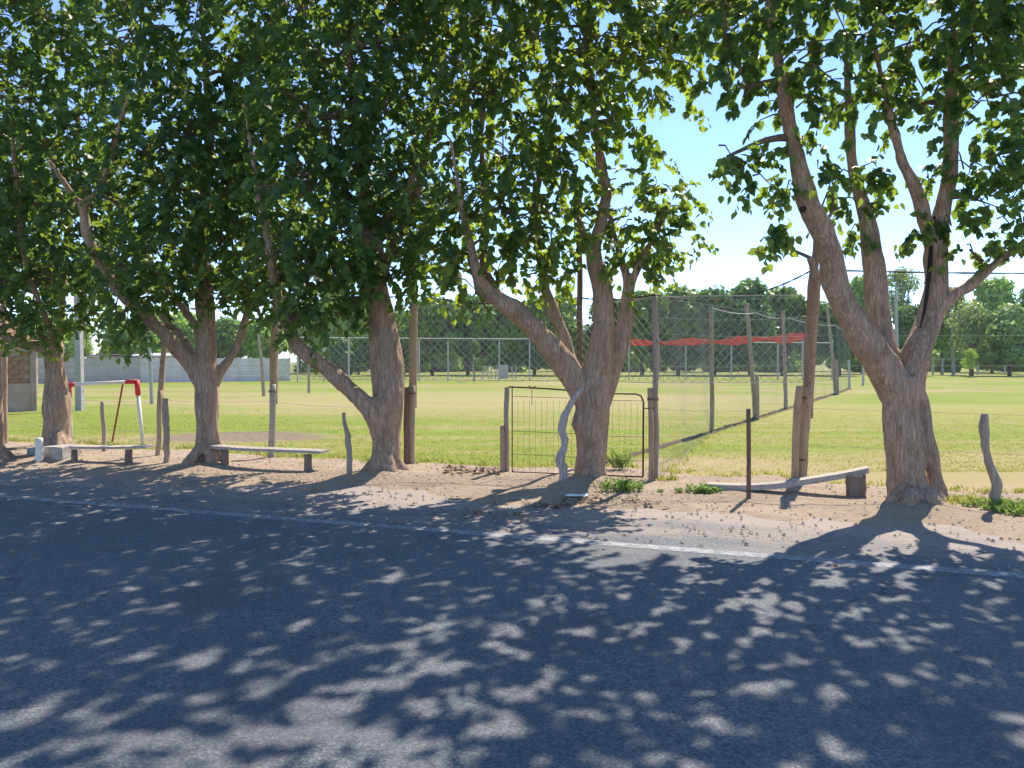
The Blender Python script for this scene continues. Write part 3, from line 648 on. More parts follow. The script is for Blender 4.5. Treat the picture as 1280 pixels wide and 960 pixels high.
def ring(p, r, parent, name='wire_tie', n=3):
    m = MB()
    for k in range(n):
        z = p.z + 0.012 * k; pts = [Vector((p.x + r * math.cos(a), p.y + r * math.sin(a), z + 0.006 * math.sin(a * 2 + k))) for a in [i * math.pi / 6 for i in range(13)]]
        m.tube(pts, 0.003, 4, False)
    return m.build(name, RUST, parent)

fb = G(512, 583)
FEN = empty('roadside_fence', (fb.x, fb.y, 0), 'roadside wire fence of mismatched tall wooden poles behind the row of trees', 'fence')
D_P4, D_F, D_G, D_GL, D_H, D_J = 12.75, 12.45, 11.7, 10.86, 10.07, 10.35
# tall poles, spliced onto shorter posts
px_pole('post', [(196, 572, 6), (199, 530, 6), (201, 488, 6)], D_P4, WOOD_TAN, FEN, 1)
px_pole('post', [(200, 505, 7), (203, 460, 7), (206, 425, 6), (207, 380, 6)], D_P4 + .06, WOOD_TAN, FEN, 2)
px_pole('post', [(340, 576, 9), (340, 530, 8), (341, 480, 8)], D_F, WOOD_PALE, FEN, 3)
px_pole('post', [(341, 496, 10), (343, 450, 10.5), (345, 405, 11), (347, 350, 10)], D_F + .09, WOOD_TAN, FEN, 4)
px_pole('post', [(514, 584, 9), (514, 530, 9), (515, 482, 9)], D_G, WOOD_GREY, FEN, 5)['label'] = 'squat grey lower half of the tallest spliced pole'
px_pole('post', [(507, 586, 6), (507.5, 530, 6), (508, 484, 6)], D_G - .08, WOOD_DARK, FEN, 6)
px_pole('post', [(516, 500, 10), (517, 440, 10), (518, 380, 10), (518, 345, 10), (519, 290, 9)], D_G + .1, WOOD_TAN, FEN, 7)
px_pole('post', [(634, 596, 6.5), (634, 540, 6), (634, 484, 6.5)], D_GL, WOOD_GREY, FEN, 8)
px_pole('post', [(628, 597, 5.5), (628, 560, 5.5), (628, 532, 5.5)], D_GL - .05, WOOD_TAN, FEN, 9)
px_pole('post', [(725, 590, 6), (725, 480, 6.5), (725, 400, 7), (724, 320, 7), (724, 230, 6)], 11.2, WOOD_DARK, FEN, 10)['label'] = 'thin dark brown pole rising behind the forked tree'
px_pole('post', [(814, 606, 7.5), (814, 540, 7), (812, 485, 6.5)], D_H - .02, WOOD_TAN, FEN, 11)
px_pole('post', [(820, 605, 6.5), (820, 500, 7), (819, 430, 7.5), (818, 368, 7)], D_H + .08, WOOD_GREY, FEN, 12)
px_pole('post', [(991, 601, 9), (995, 545, 9), (999, 482, 9)], D_J - .08, WOOD_TAN, FEN, 13)
px_pole('post', [(1001, 601, 13), (1005, 545, 13), (1009, 484, 12)], D_J, WOOD_TAN, FEN, 14)
px_pole('post', [(1006, 525, 10), (1009, 470, 11), (1013, 400, 11), (1018, 335, 10), (1020, 300, 8)], D_J + .14, WOOD_BROWN, FEN, 15)
px_pole('post', [(1012, 512, 8), (1015, 450, 9), (1019, 390, 9), (1024, 340, 8)], D_J + .17, WOOD_TAN, FEN, 16)
ring(P(1004, 498, D_J), 0.075, FEN); ring(P(1000, 575, D_J), 0.09, FEN); ring(P(514, 492, D_G), 0.07, FEN); ring(P(816, 500, D_H), 0.08, FEN); ring(P(341, 490, D_F), 0.07, FEN)
# further poles out of the frame to both sides so that the wires end on something
def at_un(u, n): return un(u, n)
LP = P(196, 572, D_P4); uL, nL = to_un(LP)
for k, (u, n) in enumerate([(uL - 4.2, 10.7), (uL - 8.6, 10.8), (10.2, 11.0), (14.0, 11.0)]):
    b = at_un(u, n); pole_part('post', [b - Vector((0, 0, .1)), b + Vector((.02, 0, 1.4)), b + Vector((0.05, 0, 2.8))], [.05, .05, .045], WOOD_TAN, FEN, 20 + k)
TOPS = [at_un(uL - 8.6, 10.8), at_un(uL - 4.2, 10.7), G(196, 572), G(340, 575), G(512, 583), G(725, 590), G(819, 604), G(1001, 600), at_un(10.2, 11.0), at_un(14, 11)]
TOPS = [Vector((p.x, p.y, 0)) for p in TOPS]
def sag_wire(a, b, sag, r, mb_, n=8):
    pts = [a.lerp(b, k / n) - Vector((0, 0, sag * 4 * (k / n) * (1 - k / n))) for k in range(n + 1)]; mb_.tube(pts, r, 4, False)
gw = random.Random(4)
for z, skip_gate in ((0.45, True), (0.95, True), (1.55, False), (1.95, False), (2.2, False), (2.45, False)):
    m = MB()
    for k in range(len(TOPS) - 1):
        if skip_gate and k in (4, 5):
            if m.v: m.build('wire', WIRE, FEN); m = MB()
            continue
        sag_wire(TOPS[k] + Vector((0, 0, z + gw.uniform(-.03, .03))), TOPS[k + 1] + Vector((0, 0, z + gw.uniform(-.03, .03))), gw.uniform(.01, .05), 0.0022, m)
    m.build('wire', WIRE, FEN)
def chain(A, B, z0, z1, pitch, r, name, parent, mat=WIRE, kind='stuff', top=True, z1b=None, wave=0.03):
    """diamond mesh between two feet A and B"""
    m = MB(); L = (B - A).length; dirv = (B - A).normalized(); nrm = Vector((-dirv.y, dirv.x, 0)); H = z1 - z0
    z1b = z1 if z1b is None else z1b
    def at(s, z):
        k = (z - z0) / H; zz = z0 + k * ((z1 - z0) * (1 - s / L) + (z1b - z0) * s / L)
        return A + dirv * s + Vector((0, 0, zz)) + nrm * (wave * math.sin(s * 1.9 + z * 1.3))
    s0 = -H
    k = 0
    while s0 < L:
        for sgn in (1, -1):
            pts = []
            a, b = s0, s0 + H
            za, zb = (z0, z1) if sgn > 0 else (z1, z0)
            ta = max(0, (0 - a) / H); tb = min(1, (L - a) / H)
            if tb > ta + 0.01:
                q = 3
                for j in range(q + 1):
                    t_ = ta + (tb - ta) * j / q; pts.append(at(a + H * t_, za + (zb - za) * t_))
                m.tube(pts, r, 3, False)
        s0 += pitch; k += 1
    if top:
        for z in (z0, z1): m.tube([at(L * j / 10, z) for j in range(11)], r * 1.6, 4, False)
    o = m.build(name, mat, parent); o['kind'] = kind; return o
for k in range(3, 7):
    hgt = {3: (2.35, 2.45), 4: (2.45, 2.4), 5: (2.4, 2.45), 6: (2.45, 2.5)}[k]
    chain(TOPS[k] + N * .06, TOPS[k + 1] + N * .06, 1.32, hgt[0], 0.125, 0.0028, 'wire_mesh', FEN, z1b=hgt[1])

# overhead cable along the pole tops
m = MB()
ctops = [at_un(uL - 8.6, 10.8) + Vector((0, 0, 2.8)), P(205, 385, D_P4), P(346, 372, D_F), P(518, 368, D_G), P(724, 372, 11.2), P(818, 368, D_H), P(1016, 337, D_J), at_un(10.2, 11.0) + Vector((0, 0, 2.75)), at_un(14, 11) + Vector((0, 0, 2.8))]
sags = [.1, .08, .06, .12, .05, .22, .16, .1]
for k in range(len(ctops) - 1):
    a, b = ctops[k], ctops[k + 1]; n = 26
    for ph in (0, math.pi):
        pts = []
        for j in range(n + 1):
            t_ = j / n; q = a.lerp(b, t_) - Vector((0, 0, sags[k] * 4 * t_ * (1 - t_)))
            pts.append(q + Vector((0, math.cos(t_ * 40 + ph) * .008, math.sin(t_ * 40 + ph) * .008)))
        m.tube(pts, 0.0065, 4, False)
tag(m.build('power_cable', CABLE, origin=(ctops[3].x, ctops[3].y, ctops[3].z)), 'black twisted cable strung along the tops of the roadside poles', 'cable')
# hanging bulb
bp = P(709, 362, 11.0)
BU = empty('light_bulb', bp, 'round pale light bulb hanging below the foliage left of the dark pole', 'light bulb')
def lathe(mb_, c, prof, seg=16):
    vs = []; 
    for r, z in prof:
        for k in range(seg): a = 2 * math.pi * k / seg; vs.append(Vector(c) + Vector((r * math.cos(a), r * math.sin(a), z)))
    fs = [(i * seg + k, i * seg + (k + 1) % seg, (i + 1) * seg + (k + 1) % seg, (i + 1) * seg + k) for i in range(len(prof) - 1) for k in range(seg)]
    mb_.add(vs, fs)
m = MB(); lathe(m, bp, [(0.001, -.085), (.04, -.075), (.062, -.04), (.066, 0), (.055, .04), (.03, .07), (.02, .08)]); m.build('globe', TIN, BU, smooth=True)
m = MB(); lathe(m, bp, [(.022, .078), (.024, .12), (.012, .14), (.004, .16)]); m.tube([bp + Vector((0, 0, .15)), bp + Vector((.01, .02, .36))], .004, 4, False); m.build('socket', CABLE, BU, smooth=True)

# diagonal fence across the ground
DF = empty('field_fence', (G(890, 541).x, G(890, 541).y, 0), 'tall mesh fence of thin wooden poles crossing the field away from the road', 'fence')
dposts = [(819, 604, 10.1), (890, 541, 0), (944, 524, 0), (982, 512, 0), (1043, 493, 0), (1062, 486, 0), (1078, 481.5, 0)]
feet = []
for x, y, dd in dposts: p = G(x, y); feet.append(Vector((p.x, p.y, 0)))
px_pole('post', [(890, 543, 6), (890, 470, 5.5), (889, 384, 5.5)], feet[1].y, WOOD_GREY, DF, 31)
px_pole('post', [(944, 524, 5.5), (939, 450, 5), (933, 379, 5.5)], feet[2].y, WOOD_GREY, DF, 32)
px_pole('post', [(947, 524, 5), (947, 498, 5), (946, 470, 5)], feet[2].y - .15, WOOD_GREY, DF, 33)
px_pole('post', [(982, 514, 5), (981, 450, 4.5), (979, 388, 4)], feet[3].y, WOOD_GREY, DF, 34)
px_pole('post', [(1045, 494, 4), (1040, 440, 3.4), (1034, 383, 3.4)], feet[4].y, WOOD_GREY, DF, 35)
px_pole('post', [(1047, 494, 4), (1046, 470, 4), (1045, 450, 4)], feet[4].y - .2, WOOD_GREY, DF, 36)
px_pole('post', [(1062, 487, 3), (1061, 450, 3)], feet[5].y, FPOST, DF, 37)
px_pole('post', [(1079, 483, 3), (1079, 452, 3)], feet[6].y, FPOST, DF, 38)
hs = [2.45, 2.85, 3.0, 3.1, 3.4, 3.4, 3.2]
for k in range(5):
    chain(feet[k], feet[k + 1], 0.03, hs[k], [0.2, .26, .3, .42, .5][k], [0.0012, .0014, .0016, .0022, .0028][k], 'wire_mesh', DF, z1b=hs[k + 1])
m = MB()
for k in range(1, 5): sag_wire(feet[k] + Vector((0, 0, hs[k] - .05)), feet[k + 1] + Vector((0, 0, hs[k + 1] - .05)), .07, .007, m)
m.build('top_rope', WIREW, DF)
# grown-in turf along its foot, and a dark strip painted as its shadow
def tuft_arrays(centers, n, rad, hgt, g, wid=0.006, lean=0.5):
    """grass blades as bent triangles (2 per blade)"""
    nb = len(centers) * n; c = np.repeat(centers, n, 0); r = g.normal(size=(nb, 2)) * rad
    base = c.copy(); base[:, 0] += r[:, 0]; base[:, 1] += r[:, 1]
    a = g.uniform(0, 2 * np.pi, nb); h = hgt * g.uniform(0.5, 1.3, nb); le = g.uniform(0, lean, nb) * h
    dx, dy = np.cos(a), np.sin(a); w = wid * g.uniform(.7, 1.3, nb)
    v = np.zeros((nb, 4, 3))
    v[:, 0] = base + np.stack([-dy * w, dx * w, 0 * w], 1); v[:, 1] = base + np.stack([dy * w, -dx * w, 0 * w], 1)
    mid = base + np.stack([dx * le * .35, dy * le * .35, h * .6], 1)
    v[:, 2] = mid + np.stack([dy * w * .7, -dx * w * .7, 0 * w], 1); v[:, 3] = base + np.stack([dx * le, dy * le, h], 1)
    f = (np.array([0, 1, 2, 0, 2, 3])[None] + (np.arange(nb) * 4)[:, None]).reshape(-1)
    return v.reshape(-1, 3), f
def tufts(name, centers, n, rad, hgt, mat, label, seed=1, wid=.006, lean=.5, cat='grass'):
    v, f = tuft_arrays(np.array(centers, float), n, rad, hgt, np.random.default_rng(seed), wid, lean)
    o = np_mesh(name, v, f, 3, mat); return tag(o, label, cat, None, 'stuff')
cs = []
g2 = np.random.default_rng(5)
for k in range(5):
    L = (feet[k + 1] - feet[k]).length
    for j in range(int(L * 9)): q = feet[k].lerp(feet[k + 1], g2.uniform()); cs.append((q.x + g2.normal() * .07, q.y + g2.normal() * .07, 0))
tufts('grass_fringe', cs, 5, .05, .06, GRASSB, 'longer grass grown along the foot of the mesh fence across the field', 3, .008)

m = MB(); st_ = [Vector((1.45, 11.75, 0))] + [Vector((2.1, 12.95, 0)), Vector((3.1, 14.7, 0))] + feet[1:6]; sv = []; sf = []  # dark raised strip that stands in for the mesh fence's shadow
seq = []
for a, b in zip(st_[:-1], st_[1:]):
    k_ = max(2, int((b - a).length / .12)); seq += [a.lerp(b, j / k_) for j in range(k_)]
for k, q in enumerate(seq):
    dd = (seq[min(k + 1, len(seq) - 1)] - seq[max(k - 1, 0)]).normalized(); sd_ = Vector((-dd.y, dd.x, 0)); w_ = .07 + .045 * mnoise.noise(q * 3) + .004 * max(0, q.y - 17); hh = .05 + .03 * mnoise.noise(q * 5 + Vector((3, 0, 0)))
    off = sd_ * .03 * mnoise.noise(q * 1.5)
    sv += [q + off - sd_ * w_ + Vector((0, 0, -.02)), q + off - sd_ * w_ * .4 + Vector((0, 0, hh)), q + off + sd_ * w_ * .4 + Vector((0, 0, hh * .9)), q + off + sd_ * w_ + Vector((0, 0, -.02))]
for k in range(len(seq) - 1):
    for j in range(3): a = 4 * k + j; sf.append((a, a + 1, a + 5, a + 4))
m.add(sv, sf); tag(m.build('fence_shadow_strip', plain('dark shadow brown', (0.09, 0.065, 0.04), 0.4, 1.0, 0, 25), None, True, origin=feet[1]), 'fence shadow painted as a thin raised strip of dark shadow brown along the foot of the mesh fence', 'painted shadow', None, 'stuff')

# ------------------------------------------------------------------ iron gate
gl = G(634, 596); gr = G(806, 603)
GA = Vector((gl.x + .05, gl.y, 0)); GB = Vector((gr.x, gr.y + .02, 0)); gd = (GB - GA).normalized(); GL = (GB - GA).length
GT = empty('iron_gate', GA, 'rusty double iron gate with thin vertical bars behind the forked tree', 'gate')
def ga(s, z): return GA + gd * s + Vector((0, 0, z))
half = GL * 0.54
def leafframe(s0, s1, ztop_a, ztop_b, rounded, r):
    m = MB(); zb = .07; c = .1
    if rounded: pts = [ga(s0, zb), ga(s0, ztop_a), ga(s1 - c, ztop_b), ga(s1 - c * .3, ztop_b - c * .25), ga(s1, ztop_b - c), ga(s1, zb)]
    else: pts = [ga(s0, zb), ga(s0, ztop_a)]; 
    m.tube(pts, r, 6, True)
    if not rounded:
        m.tube([ga(s0 - .05, ztop_a), ga((s0 + s1) / 2, ztop_a - .02), ga(s1, ztop_b)], r * 1.5, 6, True); m.tube([ga(s1, zb), ga(s1, ztop_b)], r, 6, True)
    m.tube([ga(s0, zb), ga(s1, zb)], r, 6, True)
    return m.build('gate_frame', RUST, GT, smooth=True)
f1 = leafframe(.02, half, 1.25, 1.20, False, .008); f2 = leafframe(half + .03, GL - .02, 1.17, 1.17, True, .0125)
def barset(frame, s0, s1, n, z0, z1):
    for k in range(n):
        s = s0 + (s1 - s0) * (k + .5) / n; o = MB(); zt = z1 + gw.uniform(-.015, .015)
        o.tube([ga(s, z0), ga(s + gw.uniform(-.008, .008), (z0 + z1) / 2), ga(s, zt)], .002, 5, True); o.build('bar', RUSTL, GT)
barset(f1, .06, half - .02, 11, .08, 1.07); barset(f2, half + .06, GL - .06, 9, .08, 1.05)
for z in (1.10, .62, .3):
    m = MB(); m.tube([ga(.03, z + .02), ga(half, z)], .0035, 4, False); m.tube([ga(half + .03, z - .02), ga(GL - .02, z - .02)], .0035, 4, False); m.build('cross_wire', RUST, GT)
m = MB(); m.tube([ga(GL - .02, .98), ga(GL + .12, .985)], .008, 5, True); m.build('latch', RUST, GT)
m = MB(); m.tube([ga(.25, 1.27), ga(.3, 1.24), ga(.36, 1.26)], .006, 4, False); m.tube([ga(.3, 1.25), ga(.3, 1.0)], .004, 4, False); m.build('wire_hook', RUST, GT)

# ------------------------------------------------------------------ stakes
def stake(coords_, d0, mat, label, seed, lump=.45, group='short stakes at the edge of the verge'):
    b = P(coords_[0][0], coords_[0][1], d0); b.z = 0
    pts = [P(x, y, d0) for x, y, w in coords_]; rad = [w / 2 * d0 / F for x, y, w in coords_]; pts[0] = pts[0] - Vector((0, 0, .08))
    p, r = spline(pts, rad, .05); m = MB(); p = [q + Vector((mnoise.noise(q * 9 + Vector((seed, 0, 0))), mnoise.noise(q * 9 + Vector((0, seed, 5))), 0)) * (.012 if lump > .2 else .003) for q in p]; m.tube(p, r, 11, True, lump, seed, 1.0, 9.0)
    return tag(m.build('wooden_stake', mat, None, True, origin=b), label, 'stake', group)
stake([(207, 582, 7), (208, 560, 7), (208, 535, 8), (206, 515, 7), (207, 498, 6)], 11.75, WOOD_GREY, 'knobbly grey stake beside the tall pole left of the three-way forked tree', 1)
stake([(130, 566, 5), (130, 540, 5), (128, 515, 5), (128, 502, 4.5)], 13.3, WOOD_GREY, 'thin straight pale stake standing on the grass under the goal crossbar', 2, .1)
stake([(437, 599, 8), (437, 575, 7.5), (435, 550, 7), (431, 530, 5), (430, 516, 4.5)], 10.35, WOOD_GREY, 'crooked grey stake between the middle bench and the tree with the low limb', 3)
stake([(936, 627, 6), (936, 590, 5.5), (936, 550, 5.5), (935.5, 511, 5.5)], 8.78, WOOD_DARK, 'straight dark brown stake standing in front of the bowed bench', 4, .06)
stake([(1243, 640, 11), (1244, 620, 12), (1247, 606, 12), (1240, 588, 11), (1234, 570, 9), (1231, 550, 10), (1230, 532, 9.5), (1230, 517, 8)], 8.15, WOOD_GREY, 'bent knotty stake alone at the far right by the grass tuft', 5)
stake([(705, 606, 11), (704, 590, 11), (701, 574, 12.5), (706, 556, 9), (703, 538, 10), (704.5, 524, 9.5), (711, 509, 8), (720, 495, 6), (727, 484, 4.5)], 9.78, WOOD_BONE,
      'bleached crooked grey-white post leaning against the forked trunk', 6, .35, None)

# ------------------------------------------------------------------ benches
def bench(ptsA, d, w, th, legs, mat, label, legmat=WOOD_LOG):
    """ptsA: (px, py) of the plank's upper front edge from left to right with distance; legs: (px, ytop, ybot, width_px, dist)"""
    P0 = P(*ptsA[len(ptsA) // 2]); base = Vector((P0.x, P0.y, 0))
    t = empty('plank_bench', base, label, 'bench', 'rough plank benches under the trees')
    pts = [P(*q) for q in ptsA]; pl, _ = spline(pts, [1] * len(pts), .15); m = MB(); vs = []
    for i, p in enumerate(pl):
        tdir = (pl[min(i + 1, len(pl) - 1)] - pl[max(i - 1, 0)]).normalized(); back = Vector((-tdir.y, tdir.x, 0)).normalized()
        j = noisy(p, 3, .008)
        for a, b in ((0, -th), (0, 0), (w + j, 0), (w + j, -th)): vs.append(p + back * (a + j) + Vector((0, 0, b + noisy(p, 5, .006))))
    n = len(pl); fs = [(0, 1, 2, 3), (4 * n - 1, 4 * n - 2, 4 * n - 3, 4 * n - 4)]
    for i in range(n - 1):
        for k in range(4): fs.append((4 * i + k, 4 * i + 4 + k, 4 * i + 4 + (k + 1) % 4, 4 * i + (k + 1) % 4))
    m.add(vs, fs); m.build('seat', mat, t)
    for k, (x, yt, yb, wp, dd) in enumerate(legs):
        a = P(x, yb, dd); b = P(x, yt, dd); r = wp / 2 * dd / F
        m = MB(); pp, rr = spline([a - Vector((0, 0, .08)), a.lerp(b, .5), b], [r * 1.05, r, r * .95], .06); m.tube(pp, rr, 12, True, .22, k + int(x), 1.0, 7); m.build('leg', legmat, t, True)
    return t
bench([(86, 558, 11.95), (130, 558.5, 11.8), (182, 558, 11.7)], 0, .25, .035, [(93, 562, 581, 7, 11.95), (161, 562, 584, 9, 11.75)], WOOD_PALE, 'low plank bench on two log legs in front of the small red and white goal')
bench([(262, 557, 11.3), (300, 560, 11.15), (350, 562, 11.0), (401, 564, 10.85)], 0, .25, .04, [(281, 562, 585, 10, 11.3), (385, 568, 594, 10, 10.9)], WOOD_PALE, 'long plank bench at the foot of the tree forking three ways')
bench([(884, 605, 9.3), (925, 606.5, 9.2), (970, 604.5, 9.05), (1030, 596, 8.9), (1086, 585, 8.75)], 0, .2, .065, [(899, 611, 622, 13, 9.3), (1070, 593, 626, 24, 8.82)], WOOD_PALE, 'bowed pale plank bench resting on a low block and a thick dark log')
bench([(-60, 560, 12.5), (-20, 560, 12.4), (17, 560, 12.3)], 0, .25, .04, [(4, 564, 582, 9, 12.3)], WOOD_GREY, 'dark plank bench end poking in at the left edge of the view')
# prop piece lying under the bowed bench
m = MB(); m.box(P(984, 612, 9.25) + Vector((0, .05, -.02)), (.32, .06, .03), Matrix.Rotation(R(-38), 3, 'Y')); tag(m.build('loose_board', WOOD_GREY, origin=G(984, 618)), 'short loose board propped on the dirt behind the bowed bench', 'board')

# concrete blocks and white stump
def block(px0, px1, ytop, ybot, d0, dep, label, mat=CONC):
    a = P(px0, ybot, d0); b = P(px1, ytop, d0); c = (a + b) / 2; c.y += dep / 2
    m = MB(); m.box(Vector((c.x, c.y, (b.z - .03) / 2)), (abs(b.x - a.x), dep, b.z + .03), Matrix.Rotation(ROAD * .35, 3, 'Z'))
    bm = bmesh.new(); me = bpy.data.meshes.new('concrete_block'); me.from_pydata(m.v, [], m.f); bm.from_mesh(me)
    bmesh.ops.bevel(bm, geom=bm.edges[:], offset=.012, segments=2, affect='EDGES'); bmesh.ops.subdivide_edges(bm, edges=bm.edges[:], cuts=2, use_grid_fill=True)
    for v_ in bm.verts: v_.co += Vector((noisy(v_.co, 9, .012), noisy(v_.co + Vector((5, 0, 0)), 9, .012), noisy(v_.co + Vector((0, 7, 0)), 9, .01)))
    bm.to_mesh(me); me.materials.append(mat); o = Vector((c.x, c.y, 0)); me.transform(Matrix.Translation(-o))
    ob = bpy.data.objects.new('concrete_block', me); C.objects.link(ob); ob.location = o
    return tag(ob, label, 'block')
block(52, 80, 559, 577, 12.0, .45, 'wide rough concrete block at the foot of the stubby pollarded tree')
block(34, 45, 560, 575, 12.2, .3, 'small dark concrete block left of the white painted stump')
m = MB(); q = P(49, 577, 11.9); q.z = 0; pp, rr = spline([q - Vector((0, 0, .05)), q + Vector((0, 0, .15)), q + Vector((.01, 0, .4))], [.062, .06, .05], .05); m.tube(pp, rr, 12, True, .1, 4)
tag(m.build('painted_stump', WHITEP, None, True, origin=q), 'short white painted stump between two concrete blocks', 'stump')

# ------------------------------------------------------------------ small goal
g0 = P(88, 560, 14.3); g1 = P(178, 560, 14.3); g0.z = g1.z = 0
GO = empty('football_goal', (g0 + g1) / 2, 'small white football goal with red painted corners beyond the left bench', 'goal')
zt = 1.22
tl = P(86, 481, 14.3); tr = P(171, 477, 14.3)
m = MB(); m.tube([tl + (tr - tl) * .09, tl + (tr - tl) * .84], .035, 10); m.build('crossbar', WHITEP, GO, True)
for a, b in ((-.0, .09), (.84, 1.0)):
    m = MB(); m.tube([tl + (tr - tl) * a, tl + (tr - tl) * b], .042, 10); m.build('crossbar_end', REDP, GO, True)
for top, foot in ((tl, P(89, 560, 14.3)), (tr, P(179, 561, 14.3))):
    foot.z = -.05; md = top.lerp(foot, .2)
    m = MB(); m.tube([top + Vector((0, 0, .03)), md], .048, 10); m.build('post_cap', REDP, GO, True)
    m = MB(); m.tube([md, foot], .034, 10); m.build('goal_post', WHITEP, GO, True)
for top, foot in ((tl + (tr - tl) * .0, P(50, 562, 15.0)), (tl + (tr - tl) * .8, P(140, 556, 15.2))):
    foot.z = -.03; m = MB(); m.tube([top, foot], .018, 8); m.build('stay', RUSTRED, GO, True)

# ------------------------------------------------------------------ left far side: lamp posts, walls, house
def square_post(px, ytop, ybot, wpx, mat, label, name='concrete_post', cat='post', group=None):
    b = G(px, ybot); d0 = b.y; top = P(px, ytop, d0); w = wpx * d0 / F; m = MB()
    m.box(Vector((b.x, b.y, top.z / 2 - .1)), (w, w, top.z + .2), taper=.8)
    return tag(m.build(name, mat, origin=(b.x, b.y, 0)), label, cat, group)
square_post(100, 330, 513, 8, CONCP, 'thick grey concrete post standing on the field behind the stubby tree')
b = G(5, 520); m = MB(); m.tube([Vector((b.x, b.y, -.1)), P(6, 435, b.y), P(6, 380, b.y)], [.06, .055, .05], 8); tag(m.build('metal_pole', CONCP, origin=(b.x, b.y, 0)), 'slim pale pole in front of the stained brick wall at the far left', 'pole')
b = G(190, 505); m = MB(); m.tube([Vector((b.x, b.y, -.1)), P(188, 460, b.y), P(185, 400, b.y)], [.07, .06, .05], 8); tag(m.build('metal_pole', CONCP, origin=(b.x, b.y, 0)), 'slim grey pole leaning on the field in front of the pale far wall', 'pole')
b = G(330, 495); m = MB(); m.tube([Vector((b.x, b.y, -.1)), P(327, 450, b.y), P(322, 415, b.y)], [.09, .07, .06], 8); tag(m.build('wooden_pole', WOOD_GREY, origin=(b.x, b.y, 0)), 'grey wooden pole tilted left in the field before the long wall', 'pole')
b = G(386, 491); m = MB(); m.tube([Vector((b.x, b.y, -.1)), P(386, 450, b.y), P(385, 430, b.y)], [.07, .06, .05], 8); tag(m.build('wooden_pole', WOOD_GREY, origin=(b.x, b.y, 0)), 'thin grey pole near the right end of the long far wall', 'pole')
# prefab wall in panels
wa = G(42, 479.5); wb = G(362, 476)
WL = empty('panel_wall', (wa + wb) / 2 * 1.0, 'long pale prefab concrete panel wall at the far left edge of the field', 'wall')
wdir = (wb - wa); wlen = wdir.length; wdir.normalize(); wn = Vector((-wdir.y, wdir.x, 0)); wrot = Matrix.Rotation(math.atan2(wdir.y, wdir.x), 3, 'Z')
npan = 18; pw = wlen / npan
for k in range(npan):
    for j in range(4):
        hh = .47; m = MB(); c = wa + wdir * (pw * (k + .5)) + Vector((0, 0, hh * (j + .5))) + wn * gw.uniform(-.012, .012); m.box(c, (pw - .12, .06, hh - .015), wrot); m.build('panel', PANELD if k < 7 else PANEL, WL)
for k in range(npan + 1):
    m = MB(); m.box(wa + wdir * (pw * k) + Vector((0, 0, .96)), (.13, .16, 2.0), wrot); m.build('pillar', PANELD if k < 7 else PANEL, WL)
# shed roofs behind the wall
def shed(px0, px1, ytop, d0, mat, label, wallh=1.9, group=None):
    a = P(px0, ytop, d0); b = P(px1, ytop, d0); base = Vector(((a.x + b.x) / 2, d0, 0)); t = empty('shed', base, label, 'shed')
    w = b.x - a.x; m = MB(); m.box(base + Vector((0, 1.8, wallh / 2 - .05)), (w - .3, 3.2, wallh + .1)); m.build('wall', PLAST, t)
    m = MB(); m.add([Vector((a.x, d0 - .1, wallh + .02)), Vector((b.x, d0 - .1, wallh + .02)), Vector((b.x, d0 + 3.8, a.z + .1)), Vector((a.x, d0 + 3.8, a.z + .1)),
                     Vector((a.x, d0 - .1, wallh + .12)), Vector((b.x, d0 - .1, wallh + .12)), Vector((b.x, d0 + 3.8, a.z + .25)), Vector((a.x, d0 + 3.8, a.z + .25))],
                    [(3, 2, 1, 0), (4, 5, 6, 7), (0, 1, 5, 4), (1, 2, 6, 5), (2, 3, 7, 6), (3, 0, 4, 7)]); m.build('roof', mat, t)
shed(104, 152, 446, 62, DARKROOF, 'low shed with a dark roof showing above the far wall', 2.05)
shed(160, 205, 444.5, 62, TIN, 'low shed with a pale sheet roof showing above the far wall', 2.0)
# stained wall at the left with a brick course built piece by piece
bw0 = G(-60, 517); bw1 = G(39, 513.5); BW = empty('brick_wall', (bw0.x, bw0.y, 0), 'stained brown masonry wall behind the slim pole at the far left', 'wall')
bd = bw1 - bw0; bl = bd.length; bd.normalize(); brot = Matrix.Rotation(math.atan2(bd.y, bd.x), 3, 'Z'); bn = Vector((-bd.y, bd.x, 0))
def bwp(s, z, o=0): return bw0 + bd * s + bn * o + Vector((0, 0, z))
m = MB(); m.box(bwp(bl / 2, .42, .02), (bl, .26, .95), brot); m.build('plinth', PLAST, BW)
m = MB(); m.box(bwp(bl / 2, 1.42, .05), (bl - .02, .16, 1.04), brot); m.build('mortar_core', PLAST, BW)
BRK = bpy.data.meshes.new('brick'); bm = bmesh.new(); bmesh.ops.create_cube(bm, size=1); bmesh.ops.scale(bm, vec=(.27, .05, .13), verts=bm.verts); bmesh.ops.bevel(bm, geom=bm.edges[:], offset=.006, segments=1, affect='EDGES'); bm.to_mesh(BRK); BRK.materials.append(BRICKM)
for r_ in range(7):
    for c_ in range(int(bl / .29)):
        s = .15 + c_ * .29 + (.145 if r_ % 2 else 0)
        if s > bl - .14: continue
        if gw.random() < .25 and r_ > 2: continue
        o = bpy.data.objects.new('brick', BRK); C.objects.link(o); o.parent = BW
        o.location = bwp(s, .98 + r_ * .145, -.035 + gw.uniform(-.006, .006)) - Vector(BW.location); o.rotation_euler = (0, 0, math.atan2(bd.y, bd.x))
m = MB(); m.box(bwp(bl / 2, 1.97, .03), (bl + .04, .28, .07), brot); m.build('coping', CONC, BW)
m = MB(); m.box(bwp(bl + .06, 1.0, .02), (.16, .3, 2.05), brot); m.build('pillar', PLAST, BW)
